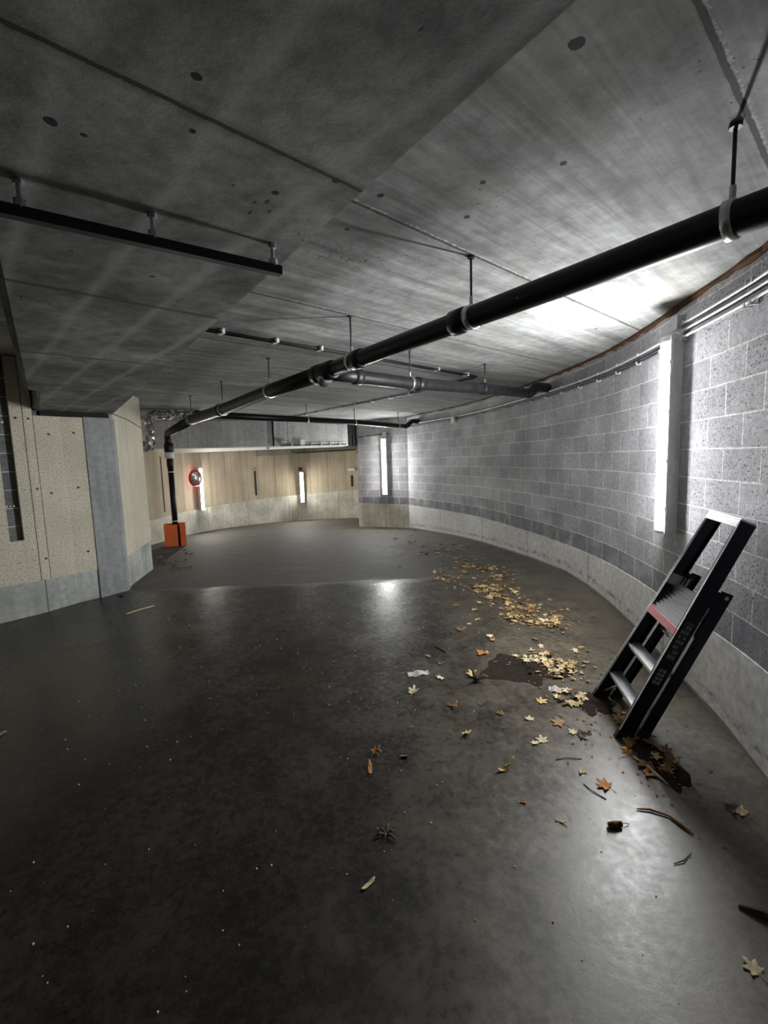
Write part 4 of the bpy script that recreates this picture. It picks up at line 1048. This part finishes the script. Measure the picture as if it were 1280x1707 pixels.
LV['drift']='1.62,4.35 1.67,5.97 1.69,4.54 0.67,6.26 0.88,6.58 1.35,4.99 1.13,8.56 1.57,6.58 1.35,6.50 1.63,4.44 1.12,8.18 0.81,5.94 1.14,5.89 1.72,4.65 1.55,6.51 1.42,4.86 1.44,6.46 1.28,5.19 0.87,8.57 0.98,6.50 1.31,4.66 1.32,4.64 1.30,8.25 1.66,4.91 1.15,5.20 1.37,4.60 0.79,5.85 1.26,4.57 1.55,4.47 1.69,4.55 1.55,5.40 1.15,6.60 1.50,5.33 1.42,5.96 1.25,5.16 1.37,6.73 1.33,4.60 1.58,4.44 0.77,6.08 1.09,5.46 1.40,8.19 1.28,4.58 1.45,5.95 1.55,4.88 1.43,6.29 0.79,6.22 1.48,6.42 1.31,4.68 1.18,5.39 1.44,6.08 1.74,4.59 1.36,4.65 1.27,4.51 1.42,4.46 1.33,5.43 1.07,5.38 1.31,5.54 1.54,6.32 1.28,5.41 0.75,8.16 1.32,5.40 1.51,4.71 1.33,5.22 1.32,4.81 1.40,5.90 1.20,5.33 1.32,6.18 1.31,4.59 1.31,7.31 1.49,4.44 1.09,5.61 1.06,6.25 0.79,5.80 1.32,6.66 1.31,6.46 1.37,4.62 1.50,5.97 1.32,4.60 1.23,4.55 1.07,7.01 1.52,5.28 1.45,5.62 1.57,6.02 0.95,8.31 1.12,5.52 1.60,4.35 1.07,6.22 1.10,7.24 1.21,6.61 0.88,5.95 1.50,5.41 1.56,4.86 1.59,4.44 1.57,4.36 0.65,5.93 1.26,5.75 1.26,6.53 1.09,5.49 1.50,5.31 1.25,5.46 1.19,7.38 1.31,5.46 1.60,4.92 1.22,5.37 1.07,7.91 1.34,6.61 1.26,4.68 1.63,7.58 1.23,6.86 1.12,5.51 1.24,5.50 1.19,5.20 1.65,4.41 1.33,4.53 1.26,7.14 1.37,5.04 1.16,7.69 1.31,4.94 1.50,5.83 1.14,6.87 1.36,5.02 1.36,4.64 1.30,4.77 1.23,5.33 1.61,4.60 0.74,5.87 1.14,6.94 1.46,5.91 1.48,4.97 1.14,6.54 1.15,7.03 1.22,5.58 1.25,6.59 1.39,6.32 1.64,4.51 1.06,6.59 1.23,7.45 1.38,6.38 1.15,7.37 1.23,7.05 1.43,5.79 0.90,7.22 1.51,4.59 1.05,6.97 1.17,5.49 0.84,6.05 1.51,4.81 1.11,6.82 1.18,8.07 1.57,4.40'
LV['far']='0.64,8.11 0.52,9.16 1.32,8.86 1.09,8.94 0.89,8.26 0.72,7.95 0.68,10.72 0.56,7.82 0.07,11.19 1.03,8.14 0.50,9.33 0.98,8.70 0.72,8.83 1.04,8.30 0.60,10.50 0.70,7.83 1.12,8.59 0.69,11.03 0.90,7.90 0.52,11.09 1.52,8.51 0.54,10.67 0.61,9.54 0.91,8.24 0.22,10.11 1.41,8.58 0.94,9.28 0.27,10.80 0.23,10.06 0.88,7.90'
LV['mound']='1.44,3.63 1.27,3.71 1.39,3.60 1.27,3.64 1.46,3.55 1.41,3.65 1.32,3.64 1.08,3.77 1.20,3.69 1.32,3.62 1.33,3.52 1.27,3.61 1.38,3.55 1.22,3.69 1.28,3.66 1.29,3.52 1.22,3.66 1.30,3.79 1.61,3.81 1.27,3.70 1.40,3.57 1.24,3.63 1.35,3.94 1.28,3.52 1.37,3.59 1.48,3.60 1.15,3.74 1.34,3.82 1.26,3.64 1.24,3.87 1.42,3.46 1.27,3.55 1.27,3.50 1.43,3.50 1.25,3.76 1.39,3.67 1.45,3.54 1.28,3.61 1.31,3.59 1.33,3.64 1.30,3.63 1.29,3.69 1.32,3.51 1.27,3.64 1.13,3.65'
LV['foot']='1.36,3.11 1.21,3.11 1.36,3.15 1.22,3.12 1.22,3.06 1.30,3.06 1.26,3.06 1.23,3.21 1.34,3.08 1.25,3.08 1.29,3.21 1.38,3.17 1.20,3.15 1.31,3.21 1.34,3.13 1.34,3.11'
LV['shade']='1.49,2.67 1.53,2.96 1.67,2.94 1.43,2.64 1.55,2.43 1.52,2.50 1.59,2.70 1.49,2.83 1.57,2.45 1.58,2.71 1.61,2.47 1.52,2.52 1.43,2.44 1.58,2.94 1.50,2.88 1.62,2.56 1.50,2.85 1.53,2.41 1.51,2.40 1.56,2.63'
LV['left']='-3.89,8.97 -4.20,8.55 -3.92,8.63 -3.31,7.33 -3.84,7.87 -3.73,7.92 -3.45,7.42 -4.23,8.76 -3.55,8.11 -3.75,7.78 -3.72,8.82 -3.81,8.77 -3.13,7.33 -3.98,8.05 -4.10,9.36 -3.60,7.90 -3.88,7.91 -3.19,7.29 -3.58,9.26 -3.50,7.57'
LV['loose']='0.93,4.82 0.91,4.56 0.81,4.46 0.95,4.19 0.96,4.09 1.35,4.09 1.61,3.84 1.68,3.90 1.61,3.63 0.34,3.82 0.40,3.47 0.43,3.68 1.36,4.88 1.56,4.90 1.83,5.06 2.16,4.76 2.07,4.53 0.77,4.95 1.02,5.02 0.79,5.80 0.21,10.96 0.75,11.56 0.21,6.82 0.75,4.97 0.74,2.98 0.64,3.09 0.88,2.67 0.93,2.69 0.92,2.91 1.06,2.42 0.07,2.59 0.47,2.77'

def zone(key): return [tuple(map(float, p.split(','))) for p in LV[key].split()]
ZL = {
 'drift': ('dry yellow or brown leaf in the long leaf drift along the curved block wall', 'leaves of the long drift', KY*2+KB, (.032, .056), .03),
 'far': ('small dry leaf in the far end of the leaf drift near the far block wall', 'leaves at the far end of the drift', KY+KB, (.035, .058), .015),
 'mound': ('pale yellow leaf lying on the dark damp dirt in front of the ladder', 'leaves on the dark dirt', KY*2+KP*2, (.028, .045), .03),
 'foot': ('yellow leaf in the small heap at the left foot of the ladder', 'leaves at the ladder foot', KY+KP+KB, (.028, .046), .03),
 'shade': ('brownish leaf in the litter behind the ladder feet', 'leaves behind the ladder feet', KB*2+KY, (.035, .06), .015),
 'left': ('brown leaf bit on the floor between the left wall end and the orange guard', 'leaf bits by the left wall', KB*2+KY, (.035, .055), .01),
 'loose': ('single dry leaf lying loose on the bare floor beside the drift', 'loose leaves on the bare floor', KY*2+KB, (.030, .045), .004),
}
for key, (lab, grp, kinds, (r0, r1), hmax) in ZL.items():
    for x, y in zone(key):
        if key == 'drift':
            grow = 1
        o = put_leaf(random.choice(kinds), x, y, random.uniform(r0, r1), random.uniform(0, hmax)*random.random(), tilt=(random.gauss(0, .14), random.gauss(0, .14)))
        tag(o, lab, 'leaf', grp)
# single leaves that can be told apart
def one(kind, m, x, y, r, label, rz=0, curl=.3, seed=1, tilt=(0,0), lift=0):
    o = put_leaf(leaf_mesh('leaf', kind, M[m], curl, seed), x, y, r, lift, 'leaf', rz, tilt); tag(o, label, 'leaf'); return o
one('frag', 'leaf_o', .70, 4.32, .055, 'orange brown leaf standing out left of the leaf drift', .4, .9, 21)
one('frag', 'leaf_d', .68, 3.41, .085, 'dark curled leaf in front of two yellow leaves at mid floor', .1, 1.0, 22)
one('maple', 'leaf_y', .66, 3.50, .060, 'yellow leaf just behind the dark curled leaf at mid floor', 2.0, .3, 23)
one('frag', 'leaf_o', .80, 3.84, .075, 'large brown leaf left of the dark damp dirt', 1.0, .5, 24)
one('maple', 'leaf_p', .17, 3.27, .050, 'pale upright curled leaf alone left of mid floor', 1.3, .8, 25)
one('frag', 'leaf_b', .44, 3.08, .045, 'small brown curled leaf below the torn white paper', .6, .9, 26)
one('maple', 'leaf_y', 1.10, 2.86, .058, 'yellow maple leaf lying flat left of the ladder foot', 2.6, .15, 27)
one('maple', 'leaf_y', 1.06, 3.11, .050, 'yellow maple leaf near the white paper by the ladder', .2, .2, 28)
one('frag', 'leaf_d', 1.19, 2.72, .055, 'dark crumpled leaf left of the near ladder foot', .3, 1.0, 29)
one('maple', 'leaf_p', 1.15, 2.76, .035, 'small pale leaf touching the dark crumpled leaf', 2.2, .3, 30)
one('willow', 'leaf_o', -.13, 2.49, .050, 'narrow brown leaf with curled sides at lower middle floor', 1.65, .6, 31)
one('willow', 'leaf_y', .65, 2.46, .060, 'dark edged narrow leaf arching over the lower middle floor', .4, 1.2, 32, (0, -.15))
one('maple', 'leaf_o', 1.14, 2.31, .052, 'orange brown maple leaf in the glare below the ladder', 2.3, .45, 33)
one('willow', 'leaf_y', .82, 2.09, .032, 'small olive leaf left of the rolled brown leaf', -.5, .6, 34)
one('maple', 'leaf_p', 1.25, 1.44, .040, 'pale leaf at the lower right corner of the photo', 1.9, .35, 35)
one('willow', 'leaf_p', -.12, 1.80, .040, 'narrow pale leaf on the dark lower middle floor', .75, .3, 36)
one('frag', 'leaf_b', .67, 2.22, .025, 'tiny brown leaf left of the glare', .5, .7, 37)
one('maple', 'leaf_y', 1.72, 2.11, .042, 'ragged yellow leaf near the right photo edge below the footing', 2.0, .5, 38)
one('frag', 'leaf_d', 1.68, 2.13, .045, 'dark wet leaf beside the ragged yellow leaf at the right', 2.4, .8, 39)
one('frag', 'leaf_o', 1.385, 2.55, .045, 'brown leaf standing on edge at the near ladder foot', 1.7, 1.0, 40, (0, -.6))
one('frag', 'leaf_o', 1.41, 2.38, .042, 'orange brown leaf on the litter below the ladder', .1, .6, 41)
one('frag', 'leaf_b', -3.32, 5.66, .060, 'brown crumpled leaf at the foot of the blue-grey column', .3, .6, 42)
one('maple', 'leaf_b', -.10, 2.63, .040, 'little clump of brown leaf left of the narrow brown leaf', .8, .9, 43)
one('frag', 'leaf_p', -2.61, 2.92, .045, 'white scrap-like leaf at the left photo edge', .4, .2, 44)
# rolled leaf
bm = bmesh.new(); path = [(0,0,.014), (.03,.0,.016), (.065,.004,.015)]
tube(bm, path, [.013,.016,.012], 12, False); r_ = bmesh.ops.solidify(bm, geom=bm.faces[:], thickness=.0012)
o = link('leaf', bm, M['leaf_b'], smooth=True); o.location = (1.03, 2.05, floorz(1.03, 2.05)); tag(o, 'rolled dark brown leaf with a stem in the glare', 'leaf')
bm = bmesh.new(); tube(bm, [(.065,.004,.012), (.085,.012,.012), (.105,.012,.004)], .0016, 5); link('stem', bm, M['twig'], o)
# star shaped dead leaf cluster
bm = bmesh.new()
for k in range(6):
    a_ = k*1.05+.3; l = .05+.02*(k % 2); c_, s_ = math.cos(a_), math.sin(a_)
    tube(bm, [(0,0,.006), (c_*l*.5, s_*l*.5, .016), (c_*l, s_*l, .006)], [.003,.007,.001], 6)
o = link('leaf_cluster', bm, M['leaf_d']); o.location = (-.04, 2.05, floorz(-.04, 2.05)); tag(o, 'dark star-shaped dead leaf cluster on the lower middle floor', 'leaf cluster')
# papers
def paper(x, y, w_, h_, rz, label, seed):
    rnd = random.Random(seed); bm = bmesh.new(); n = 10; g_ = {}
    for i in range(n+1):
        for j in range(5):
            u_, v_ = i/n-.5, j/4-.5; e = .12*rnd.uniform(-1, 1) if j in (0, 4) or i in (0, n) else 0
            g_[i, j] = bm.verts.new(((u_+e*.4)*w_, (v_+e)*h_*(1-.5*abs(u_)), .006+.006*math.sin(u_*9+seed)+.004*rnd.random()))
    for i in range(n):
        for j in range(4): bm.faces.new([g_[i,j], g_[i+1,j], g_[i+1,j+1], g_[i,j+1]])
    bmesh.ops.solidify(bm, geom=bm.faces[:], thickness=.0012)
    o = link('paper_scrap', bm, M['paper']); o.location = (x, y, floorz(x, y)); o.rotation_euler = ramp_rot(x, y, rz); tag(o, label, 'paper')
paper(.23, 3.54, .17, .085, .2, 'torn white paper scrap lying alone at mid floor', 1)
paper(1.22, 3.25, .10, .075, -.3, 'white paper scrap at the left foot of the ladder', 2)
paper(1.15, 3.72, .10, .06, .3, 'white paper scrap on the dark damp dirt', 3)
# bark strips and twigs
def twig(pts, r, label, m_='twig', name='twig'):
    bm = bmesh.new(); tube(bm, [(x, y, floorz(x, y)+z) for x, y, z in pts], r, 6); tag(link(name, bm, M[m_]), label, 'twig')
twig([(1.22,1.85,.004), (1.27,1.86,.008), (1.33,1.90,.004)], [.002,.003,.0015], 'crooked dark twig right of the glare')
twig([(-.2,2.12,.004), (-.15,2.19,.006), (-.10,2.26,.004)], .0025, 'thin twig on the lower middle floor')
twig([(.95,2.52,.003), (1.02,2.53,.006), (1.10,2.52,.003)], .0022, 'thin twig left of the orange brown maple leaf')
twig([(-2.90,5.02,.006), (-2.82,5.12,.008), (-2.70,5.25,.006)], .009, 'pale stick on the floor in front of the blue-grey column', 'leaf_p')
twig([(.42,4.0,.004), (.47,3.93,.006), (.5,3.88,.004)], .004, 'short dark twig left of the large brown leaf')
twig([(1.10,2.22,.003), (1.05,2.28,.005), (1.03,2.33,.003)], .0025, 'thin twig beside the orange brown maple leaf')
twig([(1.40,2.52,.010), (1.43,2.44,.014), (1.45,2.36,.012), (1.47,2.30,.008)], [.005,.009,.008,.003], 'pale strip of bark trailing from the near ladder foot', 'leaf_p', 'bark_strip')
twig([(1.22,2.15,.006), (1.28,2.14,.010), (1.35,2.10,.008), (1.38,2.04,.012), (1.40,1.99,.008)], [.003,.006,.005,.009,.003], 'dark curved strip of bark below the ladder', 'leaf_b', 'bark_strip')
twig([(1.36,1.66,.008), (1.42,1.62,.02), (1.50,1.57,.012), (1.58,1.55,.006)], [.006,.015,.010,.003], 'dark lump of bark at the right photo edge', 'leaf_d', 'bark_strip')
# damp dirt patch and leaf crumbs: nobody could count these
def mound(cx, cy, ax, ay, h, seed):
    rnd = random.Random(seed); bm = bmesh.new(); n, mrg = 40, 12
    ph = [rnd.uniform(0, 6) for _ in range(4)]
    c = bm.verts.new((cx, cy, floorz(cx, cy)+h)); prev = None; rings = []
    for k in range(1, mrg+1):
        f = k/mrg; ring = []
        for j in range(n):
            t = 2*PI*j/n; e = 1+.22*math.sin(2*t+ph[0])+.16*math.sin(5*t+ph[1])+.09*math.sin(9*t+ph[2])
            x = cx+ax*f*e*math.cos(t); y = cy+ay*f*e*math.sin(t)
            ring.append(bm.verts.new((x, y, floorz(x, y)+max(-.004, h*(1-f*f)+rnd.uniform(-.3,.4)*h*(1-f)-(.004 if k == mrg else 0)))))
        rings.append(ring)
    for j in range(n): bm.faces.new([c, rings[0][j], rings[0][(j+1) % n]])
    for a_, b_ in zip(rings, rings[1:]):
        for j in range(n): bm.faces.new([a_[j], b_[j], b_[(j+1) % n], a_[(j+1) % n]])
    return bm
tag(link('dirt_patch', mound(1.10, 3.58, .30, .30, .012, 3), M['soil']), 'patch of dark damp dirt under leaves in front of the ladder', 'dirt', None, 'stuff')
tag(link('dirt_patch', mound(1.42, 3.06, .12, .16, .012, 4), M['soil']), 'dark dirt and litter under the lowest tread of the ladder', 'dirt', None, 'stuff')
tag(link('dirt_patch', mound(1.52, 2.48, .11, .2, .010, 5), M['soil']), 'dark litter in the shade behind the near ladder foot', 'dirt', None, 'stuff')
bm = bmesh.new(); rnd = random.Random(9)
src = [p for k in ('drift','drift','far','mound','foot','shade','left','left') for p in zone(k)]
for _ in range(2400):
    x, y = rnd.choice(src); x += rnd.gauss(0, .16); y += rnd.gauss(0, .2); r = rnd.uniform(.004, .016)
    z = floorz(x, y)+.003; a_ = rnd.uniform(0, 6.3)
    p = [Vector((x+r*math.cos(a_+k*2.1)*rnd.uniform(.5,1.2), y+r*math.sin(a_+k*2.1)*rnd.uniform(.5,1.2), z+rnd.uniform(0, r*.5))) for k in range(3)]
    t = bm.verts.new((x, y, z+r*.45)); vs = [bm.verts.new(q) for q in p]
    bm.faces.new(vs); [bm.faces.new([vs[i], vs[(i+1) % 3], t]) for i in range(3)]
tag(link('leaf_crumbs', bm, M['leaf_b']), 'brown crumbs of crushed leaves scattered along the drift', 'litter', None, 'stuff')
bm = bmesh.new()
src = [p for k in ('drift','drift','drift','drift','far','mound','mound') for p in zone(k)]
for _ in range(520):
    x, y = rnd.choice(src); x += rnd.gauss(0, .10); y += rnd.gauss(0, .12); r = rnd.uniform(.012, .036); n = rnd.choice((5, 7, 9)); a_ = rnd.uniform(0, 6.3); z = floorz(x, y)+rnd.uniform(.002, .012); tx_, ty_ = rnd.gauss(0, .25), rnd.gauss(0, .25)
    ring = []
    for k in range(n):
        q = r*(1 if k % 2 else .5)*rnd.uniform(.7, 1.15); t_ = a_+k*2*PI/n; dx, dy = q*math.cos(t_), q*math.sin(t_)*.8; ring.append((x+dx, y+dy, z+max(0, dx*tx_+dy*ty_+r*.2)))
    top = [bm.verts.new((p[0], p[1], p[2]+.0012)) for p in ring]; bot = [bm.verts.new(p) for p in ring]; ct = bm.verts.new((x, y, z+r*.12+.0012)); cb = bm.verts.new((x, y, z+r*.12))
    for k in range(n):
        j = (k+1) % n; bm.faces.new([top[k], top[j], ct]); bm.faces.new([bot[j], bot[k], cb]); bm.faces.new([top[k], bot[k], bot[j], top[j]])
tag(link('leaf_litter', bm, M['litter']), 'mass of small torn yellow and brown leaf pieces under the drift leaves', 'litter', None, 'stuff')
bm = bmesh.new()
for _ in range(420):
    x = rnd.uniform(-2.4, 1.7); y = rnd.uniform(1.2, 5.6); r = rnd.choice((.002,.002,.003,.004,.005))
    z = floorz(x, y); bmesh.ops.create_icosphere(bm, subdivisions=1, radius=r, matrix=Matrix.Translation((x, y, z+r*.4)))
tag(link('grit', bm, M['paper']), 'tiny pale specks of grit scattered over the dark floor', 'grit', None, 'stuff')
